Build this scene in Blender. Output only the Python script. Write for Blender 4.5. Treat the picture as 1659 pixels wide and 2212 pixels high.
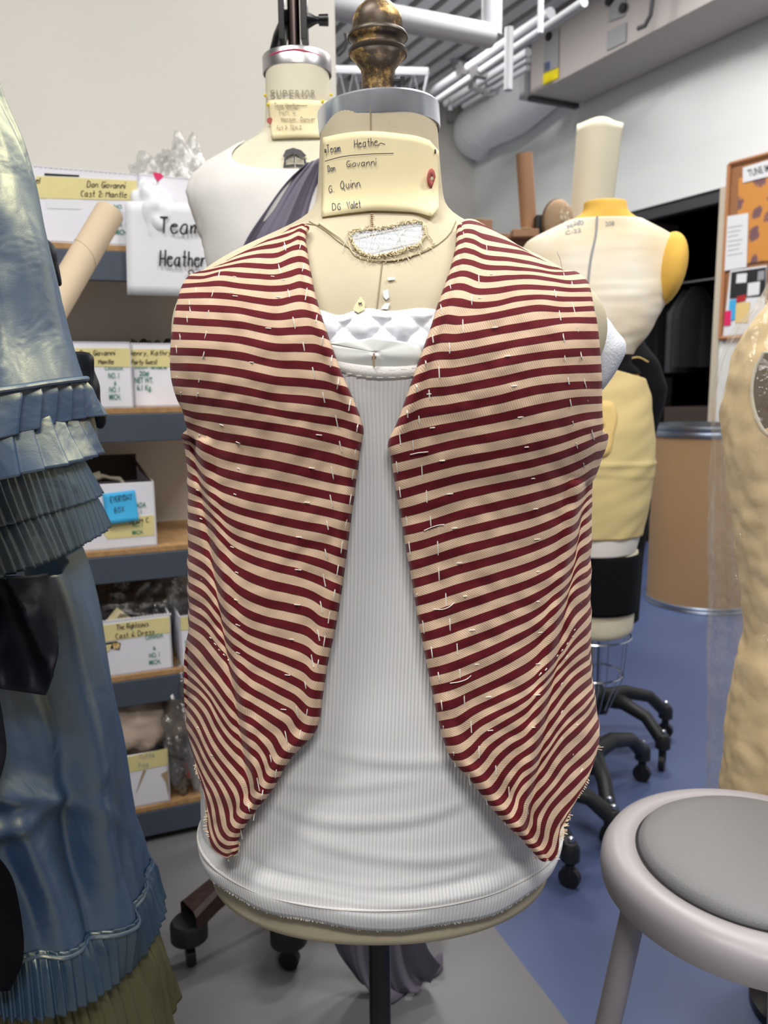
import bpy, bmesh, math, random
import numpy as np
from mathutils import Vector, Matrix, noise
random.seed(7); rng = np.random.RandomState(7)
for o in list(bpy.data.objects): bpy.data.objects.remove(o)
scene = bpy.context.scene; col = scene.collection
# ---------------------------------------------------------------- camera
F = 1740.0; PITCH = math.radians(9.27); ROLL = math.radians(.6)
fw = np.array([0, math.cos(PITCH), -math.sin(PITCH)]); u0 = np.array([0, math.sin(PITCH), math.cos(PITCH)]); r0 = np.array([1., 0, 0])
rt = math.cos(ROLL)*r0-math.sin(ROLL)*u0; upv = math.cos(ROLL)*u0+math.sin(ROLL)*r0
CAM = np.array([0, 0, 1.25])
cam = bpy.data.cameras.new('camera'); co = bpy.data.objects.new('camera', cam); col.objects.link(co)
cam.sensor_fit = 'HORIZONTAL'; cam.sensor_width = 36; cam.lens = 36*F/1659
co.matrix_world = Matrix(((rt[0], upv[0], -fw[0], CAM[0]), (rt[1], upv[1], -fw[1], CAM[1]), (rt[2], upv[2], -fw[2], CAM[2]), (0, 0, 0, 1)))
cam.clip_start = .05; cam.clip_end = 60
cam.dof.use_dof = True; cam.dof.focus_distance = .78; cam.dof.aperture_fstop = 11
scene.camera = co
# ---------------------------------------------------------------- light, world, exposure
scene.view_settings.view_transform = 'Standard'; scene.view_settings.look = 'None'
scene.view_settings.gamma = 1; scene.view_settings.use_curve_mapping = False
scene.view_settings.exposure = -0.27
w = bpy.data.worlds.new('world'); scene.world = w; w.use_nodes = True
w.node_tree.nodes['Background'].inputs[0].default_value = (1, .98, .95, 1); w.node_tree.nodes['Background'].inputs[1].default_value = .16
LIGHTS = [  # x, y, z, size x, size y, watts, rotation : the fluorescent troffers of the workroom ceiling
    (-.9, .25, 3.35, 1.2, .35, 62, 0), (1.5, .7, 3.35, 1.2, .35, 60, 0), (.3, -1.1, 3.35, 1.2, .35, 70, 0), (1.0, 2.3, 3.6, 1.2, .3, 40, .46), (1.1, 3.9, 3.75, 1.2, .3, 80, .46), (-.2, 5.4, 3.75, 1.2, .3, 75, .46)]
def ray(x, y): return fw+(x-829.5)/F*rt+(1106-y)/F*upv
def at(x, y, Y):
    d = ray(x, y); return CAM+d*Y/d[1]
def atz(x, y, z):
    d = ray(x, y); return CAM+d*(z-CAM[2])/d[2]
def onpl(x, y, p0, ang, off=0):
    n = np.array([-math.sin(ang), math.cos(ang), 0]); d = ray(x, y); return CAM+d*(np.dot(n, np.array(p0)-CAM)+off)/np.dot(n, d)
def proj(p):
    v = np.array(p)-CAM; z = v@fw; return 829.5+F*(v@rt)/z, 1106-F*(v@upv)/z
def lin(r, g, b):
    f = lambda c: ((c/255+.055)/1.055)**2.4 if c > 10 else c/255/12.92
    return (f(r), f(g), f(b), 1)
# ---------------------------------------------------------------- materials
def nodes(name):
    m = bpy.data.materials.new(name); m.use_nodes = True; nt = m.node_tree
    return m, nt, nt.nodes['Principled BSDF']
def mat(name, c, rough=.7, metal=0, var=.0, vscale=20, bump=0, bscale=300, c2=None, sheen=0, coat=0, stretch=None, spec=.5):
    m, nt, b = nodes(name); L = nt.links
    b.inputs['Base Color'].default_value = lin(*c); b.inputs['Roughness'].default_value = rough; b.inputs['Metallic'].default_value = metal
    b.inputs['Specular IOR Level'].default_value = spec
    if sheen: b.inputs['Sheen Weight'].default_value = sheen
    if coat: b.inputs['Coat Weight'].default_value = coat
    if var or bump or c2:
        tc = nt.nodes.new('ShaderNodeTexCoord'); src = tc.outputs['Object']
        if stretch:
            mp = nt.nodes.new('ShaderNodeMapping'); mp.inputs['Scale'].default_value = stretch; L.new(src, mp.inputs[0]); src = mp.outputs[0]
        if var or c2:
            n = nt.nodes.new('ShaderNodeTexNoise'); n.inputs['Scale'].default_value = vscale; n.inputs['Detail'].default_value = 4; L.new(src, n.inputs[0])
            r = nt.nodes.new('ShaderNodeValToRGB'); L.new(n.outputs[0], r.inputs[0])
            k = 1-var; a = lin(*c); e = lin(*c2) if c2 else (a[0]*k, a[1]*k, a[2]*k, 1)
            r.color_ramp.elements[0].position = .35; r.color_ramp.elements[0].color = e
            r.color_ramp.elements[1].position = .65; r.color_ramp.elements[1].color = a
            L.new(r.outputs[0], b.inputs['Base Color'])
        if bump:
            n2 = nt.nodes.new('ShaderNodeTexNoise'); n2.inputs['Scale'].default_value = bscale; n2.inputs['Detail'].default_value = 3; L.new(src, n2.inputs[0])
            bp = nt.nodes.new('ShaderNodeBump'); bp.inputs['Strength'].default_value = bump; bp.inputs['Distance'].default_value = .002
            L.new(n2.outputs[0], bp.inputs['Height']); L.new(bp.outputs[0], b.inputs['Normal'])
    return m
def weave_uv(m, nt, b, period, strength, dist):
    pass
M = {}
M['wall'] = mat('painted_wall', (222, 219, 211), .85, var=.03, vscale=3)
M['wall_right'] = mat('painted_wall_right', (232, 236, 236), .85, var=.02, vscale=3)
M['ceil_dark'] = mat('painted_deck', (118, 118, 116), .9, var=.1, vscale=4)
M['ceil_rib'] = mat('painted_ribs', (214, 217, 220), .7)
M['duct'] = mat('painted_duct', (176, 178, 184), .6)
M['duct2'] = mat('white_duct', (232, 234, 240), .5)
M['unit'] = mat('painted_unit', (176, 170, 168), .6)
M['linen'] = mat('linen', (206, 195, 168), .95, var=.10, vscale=14, bump=.22, bscale=1500, spec=.15)
M['linen_light'] = mat('linen_pale', (226, 219, 196), .95, var=.08, vscale=12, bump=.3, bscale=700, spec=.15)
M['seam'] = mat('seam_line', (150, 138, 112), .95)
M['cotton'] = mat('white_cotton', (226, 223, 219), .95, var=.04, vscale=10, bump=.2, bscale=600, spec=.15)
M['cotton_stained'] = mat('stained_cotton', (238, 233, 222), .95, c2=(228, 212, 180), vscale=5, spec=.15)
M['satin'] = mat('white_satin', (240, 243, 250), .32, sheen=.4)
M['organza'] = mat('organza', (233, 236, 232), .5)
M['felt'] = mat('white_felt', (232, 236, 244), 1, bump=.4, bscale=400, spec=.1)
M['hole'] = mat('white_padding', (212, 216, 222), 1, bump=.6, bscale=300)
M['thread'] = mat('white_thread', (238, 234, 224), .8)
M['thread_beige'] = mat('beige_thread', (226, 204, 172), .9)
M['thread_linen'] = mat('linen_thread', (222, 208, 174), .95)
M['brass'] = None
M['steel'] = mat('reflection_streak_steel', (236, 240, 248), .24, .75, var=.38, vscale=22, stretch=(1, 1, .1))  # streaks in the base colour stand in for reflections on the neck cap
M['steel2'] = mat('worn_steel', (200, 198, 200), .35, 1, var=.15, vscale=9)
M['chrome'] = mat('chrome', (190, 195, 205), .2, 1)
M['black'] = mat('black_paint', (14, 14, 16), .32, var=.2, vscale=30)
M['blackm'] = mat('black_plastic', (20, 20, 22), .5)
M['iron'] = mat('brown_cast_iron', (62, 44, 42), .45, var=.4, vscale=40, bump=.5, bscale=150)
M['castbrown'] = mat('dark_bronze', (78, 68, 58), .4, .4)
M['castblack'] = mat('dark_caster_iron', (24, 26, 30), .5)
M['rod'] = mat('steel_rod', (96, 84, 82), .3, 1)
M['card'] = mat('manila_card', (238, 224, 180), .85, var=.03, vscale=30)
M['ink'] = mat('pen_ink', (86, 82, 92), .8)
M['inkfaint'] = mat('faded_ink', (176, 164, 138), .9)
M['marker'] = mat('black_marker', (30, 30, 34), .8)
M['stencil'] = mat('grey_stencil_ink', (158, 150, 132), .9)
M['reinf'] = mat('dusty_red_reinforcement', (176, 92, 84), .85)
M['navy'] = mat('navy_fabric', (12, 15, 26), .7, sheen=.2)
M['navyshine'] = mat('navy_taffeta', (14, 17, 30), .62)
M['blackcloth'] = mat('black_cloth', (8, 9, 14), .85, spec=.2)
M['shelf_steel'] = mat('grey_shelf_steel', (72, 80, 94), .42, var=.05)
M['board'] = mat('particle_board', (180, 142, 96), .8, c2=(156, 120, 78), vscale=60)
M['carton'] = mat('white_carton', (232, 232, 240), .75, var=.04, vscale=8)
M['carton_in'] = mat('brown_carton', (176, 148, 118), .85, var=.1)
M['carton_dark'] = mat('dark_carton_flap', (70, 60, 54), .85)
M['tape'] = mat('masking_tape', (226, 214, 152), .7, var=.05, vscale=40)
M['green'] = mat('green_print', (26, 128, 96), .8)
M['bluenote'] = mat('blue_note', (62, 172, 226), .8)
M['tube'] = mat('cardboard_tube', (206, 186, 158), .8, var=.06, vscale=10)
M['tube2'] = mat('brown_cardboard', (164, 124, 96), .85)
M['paper'] = mat('white_paper', (226, 228, 232), .8)
M['pink'] = mat('pink_plastic', (226, 40, 104), .4)
M['cloth_mauve'] = mat('mauve_grey_cloth', (104, 98, 116), .75, var=.06, vscale=8, sheen=.2)
M['drum'] = mat('fibre_drum', (176, 142, 102), .55, var=.06, vscale=3)
M['drumrim'] = mat('drum_steel', (150, 162, 180), .35, 1)
M['muslin'] = mat('muslin_roll', (226, 218, 194), .95, var=.06, vscale=6, bump=.3, bscale=200)
M['mustard'] = mat('mustard_foam', (232, 186, 84), .9, var=.1, vscale=14, bump=.3, bscale=200)
M['yellow'] = mat('pale_yellow_cotton', (226, 204, 146), .9, c2=(206, 190, 136), vscale=4)
M['orange'] = mat('amber_patch', (230, 200, 132), .9)
M['cream'] = mat('cream_padding', (238, 210, 156), .85, var=.1, vscale=18, bump=.9, bscale=26)
M['brown_in'] = mat('brown_lining', (98, 78, 50), .9)
M['cork'] = mat('cork', (160, 112, 74), .9, var=.15, vscale=80)
M['corkframe'] = mat('oak_frame', (176, 120, 78), .6)
M['stool'] = mat('grey_enamel', (160, 154, 158), .38, spec=.6)
M['vinyl'] = mat('grey_vinyl', (118, 118, 120), .42, bump=.35, bscale=700, spec=.5)
M['gap'] = mat('dark_gap', (12, 12, 12), .8)
M['yellowlabel'] = mat('yellow_label', (232, 214, 20), .7)
M['bluelabel'] = mat('blue_label', (60, 110, 200), .7)
M['greylabel'] = mat('grey_label', (150, 152, 156), .7)
M['dark'] = mat('storeroom_darkness', (6, 7, 9), 1, spec=.05)  # near-black colour puts in the darkness of the unlit store room
M['jamb'] = mat('painted_jamb', (196, 186, 168), .7)
M['red'] = mat('red_print', (176, 40, 44), .8)
M['cordm'] = mat('grey_cord', (60, 62, 66), .6)
M['beigebag'] = None
def diffuse_tr(name, alpha, white, rough, tint=(1, 1, 1, 1), bscale=14, bump=.6):
    """thin clear film: see-through with gloss and a little milkiness"""
    m = bpy.data.materials.new(name); m.use_nodes = True; nt = m.node_tree; nt.nodes.clear(); L = nt.links
    out = nt.nodes.new('ShaderNodeOutputMaterial'); t = nt.nodes.new('ShaderNodeBsdfTransparent'); t.inputs[0].default_value = tint
    g = nt.nodes.new('ShaderNodeBsdfGlossy'); g.inputs['Roughness'].default_value = rough
    d = nt.nodes.new('ShaderNodeBsdfDiffuse'); d.inputs[0].default_value = white
    tc = nt.nodes.new('ShaderNodeTexCoord'); n = nt.nodes.new('ShaderNodeTexNoise'); n.inputs['Scale'].default_value = bscale; n.inputs['Detail'].default_value = 5
    L.new(tc.outputs['Object'], n.inputs[0]); bp = nt.nodes.new('ShaderNodeBump'); bp.inputs['Strength'].default_value = bump; bp.inputs['Distance'].default_value = .02
    L.new(n.outputs[0], bp.inputs['Height']); L.new(bp.outputs[0], g.inputs['Normal']); L.new(bp.outputs[0], d.inputs['Normal'])
    m1 = nt.nodes.new('ShaderNodeMixShader'); m1.inputs[0].default_value = .5; L.new(d.outputs[0], m1.inputs[1]); L.new(g.outputs[0], m1.inputs[2])
    m2 = nt.nodes.new('ShaderNodeMixShader'); m2.inputs[0].default_value = alpha; L.new(t.outputs[0], m2.inputs[1]); L.new(m1.outputs[0], m2.inputs[2])
    L.new(m2.outputs[0], out.inputs[0]); return m
M['film'] = diffuse_tr('clear_film', .17, (.75, .75, .75, 1), .07, bscale=24, bump=.9)
M['film2'] = diffuse_tr('clear_film_crumpled', .34, (.8, .8, .78, 1), .3, bscale=30)
M['filmdark'] = diffuse_tr('film_over_dark', .55, (.12, .12, .12, 1), .15, bscale=26, bump=.9)
M['beigebag'] = mat('beige_plastic_bag', (196, 176, 160), .3, bump=.9, bscale=12)
M['lamp'] = bpy.data.materials.new('lamp_diffuser'); M['lamp'].use_nodes = True
_e = M['lamp'].node_tree.nodes['Principled BSDF']; _e.inputs['Emission Color'].default_value = (1, .98, .95, 1); _e.inputs['Emission Strength'].default_value = 1.5
# gold paint worn off dark metal
m, nt, b = nodes('worn_gold_paint'); L = nt.links
tc = nt.nodes.new('ShaderNodeTexCoord'); n = nt.nodes.new('ShaderNodeTexNoise'); n.inputs['Scale'].default_value = 38; n.inputs['Detail'].default_value = 8; n.inputs['Roughness'].default_value = .7
L.new(tc.outputs['Object'], n.inputs[0]); r = nt.nodes.new('ShaderNodeValToRGB'); L.new(n.outputs[0], r.inputs[0])
e = r.color_ramp.elements; e[0].position = .5; e[0].color = lin(82, 70, 58); e[1].position = .6; e[1].color = lin(184, 152, 96)
x = e.new(.55); x.color = lin(122, 98, 66)
L.new(r.outputs[0], b.inputs['Base Color']); b.inputs['Metallic'].default_value = .55; b.inputs['Roughness'].default_value = .42
M['brass'] = m
# floor: grey sheet with a blue area
m, nt, b = nodes('sheet_floor'); L = nt.links
tc = nt.nodes.new('ShaderNodeTexCoord'); dp = nt.nodes.new('ShaderNodeVectorMath'); dp.operation = 'DOT_PRODUCT'; L.new(tc.outputs['Object'], dp.inputs[0])
_a = np.array([.252, 1.664]); _b = np.array([.352, 1.398]); _d = (_a-_b)/np.linalg.norm(_a-_b); _n = np.array([_d[1], -_d[0]])
dp.inputs[1].default_value = (_n[0], _n[1], 0)
gt = nt.nodes.new('ShaderNodeMath'); gt.operation = 'GREATER_THAN'; gt.inputs[1].default_value = float(_n@_a); L.new(dp.outputs['Value'], gt.inputs[0])
mx = nt.nodes.new('ShaderNodeMix'); mx.data_type = 'RGBA'; L.new(gt.outputs[0], mx.inputs['Factor'])
mx.inputs[6].default_value = lin(110, 110, 113); mx.inputs[7].default_value = lin(76, 91, 130)
n = nt.nodes.new('ShaderNodeTexNoise'); n.inputs['Scale'].default_value = 3; n.inputs['Detail'].default_value = 6; L.new(tc.outputs['Object'], n.inputs[0])
mr = nt.nodes.new('ShaderNodeMapRange'); mr.inputs[3].default_value = .86; mr.inputs[4].default_value = 1.08; L.new(n.outputs[0], mr.inputs[0])
ml = nt.nodes.new('ShaderNodeMix'); ml.data_type = 'RGBA'; ml.blend_type = 'MULTIPLY'; ml.inputs[0].default_value = 1; L.new(mx.outputs[2], ml.inputs[6]); L.new(mr.outputs[0], ml.inputs[7])
L.new(ml.outputs[2], b.inputs['Base Color']); b.inputs['Roughness'].default_value = .45
M['floor'] = m
# ribbed knit (u in metres around the body)
m, nt, b = nodes('ribbed_knit'); L = nt.links
b.inputs['Base Color'].default_value = lin(238, 240, 242); b.inputs['Roughness'].default_value = .9; b.inputs['Specular IOR Level'].default_value = .15
uv = nt.nodes.new('ShaderNodeUVMap'); sx = nt.nodes.new('ShaderNodeSeparateXYZ'); L.new(uv.outputs[0], sx.inputs[0])
mu = nt.nodes.new('ShaderNodeMath'); mu.operation = 'MULTIPLY'; mu.inputs[1].default_value = 2*math.pi/.0036; L.new(sx.outputs[0], mu.inputs[0])
sn = nt.nodes.new('ShaderNodeMath'); sn.operation = 'SINE'; L.new(mu.outputs[0], sn.inputs[0])
tc = nt.nodes.new('ShaderNodeTexCoord'); n = nt.nodes.new('ShaderNodeTexNoise'); n.inputs['Scale'].default_value = 500; L.new(tc.outputs['Object'], n.inputs[0])
ad = nt.nodes.new('ShaderNodeMath'); ad.operation = 'MULTIPLY_ADD'; ad.inputs[1].default_value = .8; L.new(n.outputs[0], ad.inputs[0]); L.new(sn.outputs[0], ad.inputs[2])
bp = nt.nodes.new('ShaderNodeBump'); bp.inputs['Strength'].default_value = .32; bp.inputs['Distance'].default_value = .0006; L.new(ad.outputs[0], bp.inputs['Height']); L.new(bp.outputs[0], b.inputs['Normal'])
mr = nt.nodes.new('ShaderNodeMapRange'); mr.inputs[1].default_value = -1; mr.inputs[2].default_value = 1; L.new(sn.outputs[0], mr.inputs[0])
cr = nt.nodes.new('ShaderNodeMix'); cr.data_type = 'RGBA'; L.new(mr.outputs[0], cr.inputs[0]); cr.inputs[6].default_value = lin(232, 233, 234); cr.inputs[7].default_value = lin(250, 250, 250); L.new(cr.outputs[2], b.inputs['Base Color'])
M['rib'] = m
# striped vest cloth: UV.y counts stripes, UV.x is metres along the stripe
m, nt, b = nodes('striped_twill'); L = nt.links
uv = nt.nodes.new('ShaderNodeUVMap'); sx = nt.nodes.new('ShaderNodeSeparateXYZ'); L.new(uv.outputs[0], sx.inputs[0])
def mth(op, a, bb=None, c=None):
    nd = nt.nodes.new('ShaderNodeMath'); nd.operation = op
    for i, v in enumerate((a, bb, c)):
        if v is None: continue
        if isinstance(v, (int, float)): nd.inputs[i].default_value = v
        else: L.new(v, nd.inputs[i])
    return nd.outputs[0]
fr = mth('FRACT', mth('ADD', sx.outputs[1], .5)); ds = mth('ABSOLUTE', mth('SUBTRACT', fr, .5))
isb = mth('LESS_THAN', ds, .243); edge = mth('MULTIPLY', mth('LESS_THAN', mth('ABSOLUTE', mth('SUBTRACT', fr, .745)), .02), .8)
ph = mth('ADD', mth('MULTIPLY', sx.outputs[0], 2*math.pi/.0021), mth('MULTIPLY', sx.outputs[1], 2*math.pi*7)); tw = mth('MULTIPLY_ADD', mth('SINE', ph), .5, .5)
be = nt.nodes.new('ShaderNodeMix'); be.data_type = 'RGBA'; L.new(mth('MULTIPLY', mth('POWER', tw, 2.0), .46), be.inputs[0]); be.inputs[6].default_value = lin(238, 207, 177); be.inputs[7].default_value = lin(150, 108, 86)
bu = nt.nodes.new('ShaderNodeMix'); bu.data_type = 'RGBA'; L.new(tw, bu.inputs[0]); bu.inputs[6].default_value = lin(112, 27, 37); bu.inputs[7].default_value = lin(96, 21, 30)
m1 = nt.nodes.new('ShaderNodeMix'); m1.data_type = 'RGBA'; L.new(isb, m1.inputs[0]); L.new(be.outputs[2], m1.inputs[6]); L.new(bu.outputs[2], m1.inputs[7])
m2 = nt.nodes.new('ShaderNodeMix'); m2.data_type = 'RGBA'; L.new(edge, m2.inputs[0]); L.new(m1.outputs[2], m2.inputs[6]); m2.inputs[7].default_value = lin(50, 22, 24)
L.new(m2.outputs[2], b.inputs['Base Color']); b.inputs['Roughness'].default_value = .8; b.inputs['Specular IOR Level'].default_value = .2; b.inputs['Sheen Weight'].default_value = .08
bp = nt.nodes.new('ShaderNodeBump'); bp.inputs['Strength'].default_value = .25; bp.inputs['Distance'].default_value = .0004; L.new(tw, bp.inputs['Height']); L.new(bp.outputs[0], b.inputs['Normal'])
M['stripe'] = m
# shot taffeta: blue warp, olive-gold weft reflecting in the highlights
def taffeta(name, blue, gold, mixf=.5, rough=.36):
    m = bpy.data.materials.new(name); m.use_nodes = True; nt = m.node_tree; nt.nodes.clear(); L = nt.links
    out = nt.nodes.new('ShaderNodeOutputMaterial'); d = nt.nodes.new('ShaderNodeBsdfDiffuse'); d.inputs[0].default_value = lin(*blue)
    g = nt.nodes.new('ShaderNodeBsdfGlossy'); g.inputs[0].default_value = lin(*gold); g.inputs['Roughness'].default_value = rough
    tc = nt.nodes.new('ShaderNodeTexCoord'); n = nt.nodes.new('ShaderNodeTexNoise'); n.inputs['Scale'].default_value = 17; n.inputs['Detail'].default_value = 3; n.inputs['Distortion'].default_value = .6; L.new(tc.outputs['Object'], n.inputs[0])
    n2 = nt.nodes.new('ShaderNodeTexNoise'); n2.inputs['Scale'].default_value = 600; L.new(tc.outputs['Object'], n2.inputs[0])
    bp = nt.nodes.new('ShaderNodeBump'); bp.inputs['Strength'].default_value = .3; bp.inputs['Distance'].default_value = .012; L.new(n.outputs[0], bp.inputs['Height'])
    bq = nt.nodes.new('ShaderNodeBump'); bq.inputs['Strength'].default_value = .2; bq.inputs['Distance'].default_value = .0004; L.new(n2.outputs[0], bq.inputs['Height']); L.new(bp.outputs[0], bq.inputs['Normal'])
    L.new(bq.outputs[0], g.inputs['Normal']); L.new(bq.outputs[0], d.inputs['Normal'])
    mx = nt.nodes.new('ShaderNodeMixShader'); mx.inputs[0].default_value = mixf; L.new(d.outputs[0], mx.inputs[1]); L.new(g.outputs[0], mx.inputs[2]); L.new(mx.outputs[0], out.inputs[0]); return m
M['taffeta'] = taffeta('shot_taffeta', (36, 92, 150), (192, 188, 142), .44, .43)
M['taffeta_dark'] = taffeta('shot_taffeta_pleats', (40, 80, 118), (168, 172, 150), .4, .4)
M['petti'] = taffeta('olive_petticoat', (110, 108, 78), (150, 146, 110), .35)
# ---------------------------------------------------------------- object helpers
def link(name, me, m, parent=None, smooth=True):
    o = bpy.data.objects.new(name, me); col.objects.link(o)
    if m is not None and not isinstance(m, (list, tuple)): me.materials.append(m)
    elif m is not None:
        for q in m: me.materials.append(q)
    if smooth: me.polygons.foreach_set('use_smooth', [True]*len(me.polygons))
    if parent is not None: o.parent = parent; o.matrix_parent_inverse = Matrix.Translation(parent.location).inverted()
    return o
def tag(o, label=None, cat=None, group=None, kind=None):
    if label: o['label'] = label
    if cat: o['category'] = cat
    if group: o['group'] = group
    if kind: o['kind'] = kind
    return o
def thing(name, loc, label, cat, group=None):
    o = bpy.data.objects.new(name, None); col.objects.link(o); o.location = [float(v) for v in loc]; o.empty_display_size = .05
    return tag(o, label, cat, group)
def recenter(o, loc):
    o.data.transform(Matrix.Translation(-Vector(loc))); o.location = loc
def sm(o, ang=40):
    me = o.data; bm = bmesh.new(); bm.from_mesh(me)
    for e in bm.edges:
        if len(e.link_faces) == 2 and e.calc_face_angle(0) > math.radians(ang): e.smooth = False
    bm.to_mesh(me); bm.free(); return o
class MB:
    def __init__(s): s.v = []; s.f = []; s.mi = []
    def add(s, vs, fs, mi=0):
        k = len(s.v); s.v += [tuple(float(c) for c in p) for p in vs]; s.f += [tuple(i+k for i in f) for f in fs]; s.mi += [mi]*len(fs); return s
    def box(s, c, size, rz=0, mi=0):
        hx, hy, hz = size[0]/2, size[1]/2, size[2]/2; ca, sa = math.cos(rz), math.sin(rz)
        vs = [(c[0]+x*ca-y*sa, c[1]+x*sa+y*ca, c[2]+z) for z in (-hz, hz) for x, y in ((-hx, -hy), (hx, -hy), (hx, hy), (-hx, hy))]
        return s.add(vs, [(3, 2, 1, 0), (4, 5, 6, 7), (0, 1, 5, 4), (1, 2, 6, 5), (2, 3, 7, 6), (3, 0, 4, 7)], mi)
    def hexa(s, q8, mi=0):
        return s.add(q8, [(3, 2, 1, 0), (4, 5, 6, 7), (0, 1, 5, 4), (1, 2, 6, 5), (2, 3, 7, 6), (3, 0, 4, 7)], mi)
    def tube(s, pts, r, n=8, cap=True, mi=0):
        pts = [Vector(p) for p in pts]; rs = r if isinstance(r, (list, tuple)) else [r]*len(pts)
        vs = []; ref = None
        for i, p in enumerate(pts):
            t = (pts[min(i+1, len(pts)-1)]-pts[max(i-1, 0)]).normalized()
            if ref is None: ref = Vector((0, 0, 1)) if abs(t.z) < .9 else Vector((1, 0, 0))
            a = t.cross(ref).normalized(); ref = a.cross(t).normalized()
            for k in range(n):
                q = 2*math.pi*k/n; vs.append(p+(a*math.cos(q)+ref*math.sin(q))*rs[i])
        fs = [(i*n+k, i*n+(k+1) % n, (i+1)*n+(k+1) % n, (i+1)*n+k) for i in range(len(pts)-1) for k in range(n)]
        if cap: fs += [tuple(range(n))[::-1], tuple((len(pts)-1)*n+k for k in range(n))]
        return s.add(vs, fs, mi)
    def lathe(s, prof, c=(0, 0, 0), n=48, mi=0, axis=None, k=1.0):
        vs = []
        A = axis if axis is not None else Matrix.Identity(3)
        for (r, z) in prof:
            for i in range(n):
                a = 2*math.pi*i/n; p = A @ Vector((r*math.cos(a), k*r*math.sin(a), z)); vs.append((p.x+c[0], p.y+c[1], p.z+c[2]))
        fs = [(j*n+i, j*n+(i+1) % n, (j+1)*n+(i+1) % n, (j+1)*n+i) for j in range(len(prof)-1) for i in range(n)]
        return s.add(vs, fs, mi)
    def build(s, name, m, parent=None, smooth=True, ang=40, bevel=0):
        me = bpy.data.meshes.new(name); me.from_pydata(s.v, [], s.f); me.update()
        o = link(name, me, m, parent, smooth)
        if any(s.mi): me.polygons.foreach_set('material_index', s.mi)
        if smooth: sm(o, ang)
        if bevel:
            bv = o.modifiers.new('b', 'BEVEL'); bv.width = bevel; bv.segments = 2; bv.limit_method = 'ANGLE'
        return o
def grid(name, P, m, parent=None, UV=None, closed=False, thick=0, flip=False, sub=0, ang=60):
    """P: array (rows, cols, 3)"""
    P = np.asarray(P, float); R, Cn = P.shape[:2]; v = P.reshape(-1, 3); fs = []
    for i in range(R-1):
        for j in range(Cn if closed else Cn-1):
            a, b2, c, d = i*Cn+j, i*Cn+(j+1) % Cn, (i+1)*Cn+(j+1) % Cn, (i+1)*Cn+j
            fs.append((a, d, c, b2) if not flip else (a, b2, c, d))
    me = bpy.data.meshes.new(name); me.from_pydata(v.tolist(), [], fs); me.update()
    o = link(name, me, m, parent)
    if UV is not None:
        U = np.asarray(UV, float).reshape(-1, 2); l = me.uv_layers.new(name='UVMap'); idx = np.zeros(len(me.loops), int); me.loops.foreach_get('vertex_index', idx)
        l.data.foreach_set('uv', U[idx].ravel())
    if thick:
        so = o.modifiers.new('s', 'SOLIDIFY'); so.thickness = thick; so.offset = -1
    if sub:
        s2 = o.modifiers.new('u', 'SUBSURF'); s2.levels = sub; s2.render_levels = sub
    return o
def crv(pts, n):
    """resample a polyline smoothly (Catmull-Rom by chord length) to n points"""
    p = np.array(pts, float); d = np.r_[0, np.cumsum(np.linalg.norm(np.diff(p, axis=0), axis=1))]; t = np.linspace(0, d[-1], n)
    m = np.gradient(p, d, axis=0) if len(p) > 2 else np.repeat((p[1:]-p[:1])/d[-1], 2, 0)
    i = np.clip(np.searchsorted(d, t, side='right')-1, 0, len(p)-2); h = (d[i+1]-d[i])[:, None]; s = ((t-d[i])[:, None])/h
    return (2*s**3-3*s**2+1)*p[i]+(s**3-2*s**2+s)*h*m[i]+(-2*s**3+3*s**2)*p[i+1]+(s**3-s**2)*h*m[i+1]
# ---------------------------------------------------------------- writing
GL = {'T': '09 69;39 32', 'e': '05 55 46 16 04 12 42 53', 'a': '56 26 04 12 42 56;56 52 62', 'm': '06 02;04 26 36 32;34 56 66 62', 'H': '09 02;59 52;05 55', 't': '29 22 42;06 46', 'h': '09 02;04 26 45 42', 'r': '06 02;04 26 46', 'D': '09 02;09 49 65 42 02', 'o': '26 04 12 42 55 46 26', 'n': '06 02;04 26 46 52', 'G': '58 29 05 22 52 55 35', 'i': '06 02;08 09', 'v': '06 22 46', 'Q': '39 05 22 42 65 49 39;43 71', 'u': '06 03 22 42 46;46 42 52', 'V': '09 32 69', 'l': '09 03 12', '.': '02 12', 'C': '58 29 05 22 52', 's': '46 16 15 44 42 02', '2': '07 29 48 46 02 52', ':': '05 06;02 03', 'M': '02 09 35 69 62', 'y': '06 23;46 23 00', 'K': '09 02;59 04;25 52', 'P': '02 09 49 57 45 05', 'R': '02 09 49 57 45 05;25 52', 'g': '46 16 04 12 42;46 41 20 00', 'E': '59 09 02 52;05 45', 'Y': '09 35 69;35 32', 'A': '02 39 62;14 54', 'B': '02 09 49 47 05 45 54 42 02', 'O': '29 05 22 42 65 49 29', 'X': '09 62;69 02', ',': '12 01', '6': '49 15 03 22 42 44 14', 'c': '45 26 04 12 42', 'f': '48 39 22;06 46', 'N': '02 09 62 69'}
def strokes(text, gap=2.0):
    out = []; x = 0
    for ch in text:
        if ch == ' ': x += 4.5; continue
        g = GL.get(ch)
        if g is None: x += 4; continue
        mxx = 0
        for st in g.split(';'):
            p = [(x+int(q[0])+random.uniform(-.25, .25), int(q[1])-2+random.uniform(-.25, .25)) for q in st.split()]
            mxx = max(mxx, max(int(q[0]) for q in st.split()))
            if len(p) > 3:
                q = [p[0]]
                for a, c in zip(p, p[1:]): q += [(.75*a[0]+.25*c[0], .75*a[1]+.25*c[1]), (.25*a[0]+.75*c[0], .25*a[1]+.75*c[1])]
                p = q+[p[-1]]
            out.append(p)
        x += mxx+gap
    return out, x
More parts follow.
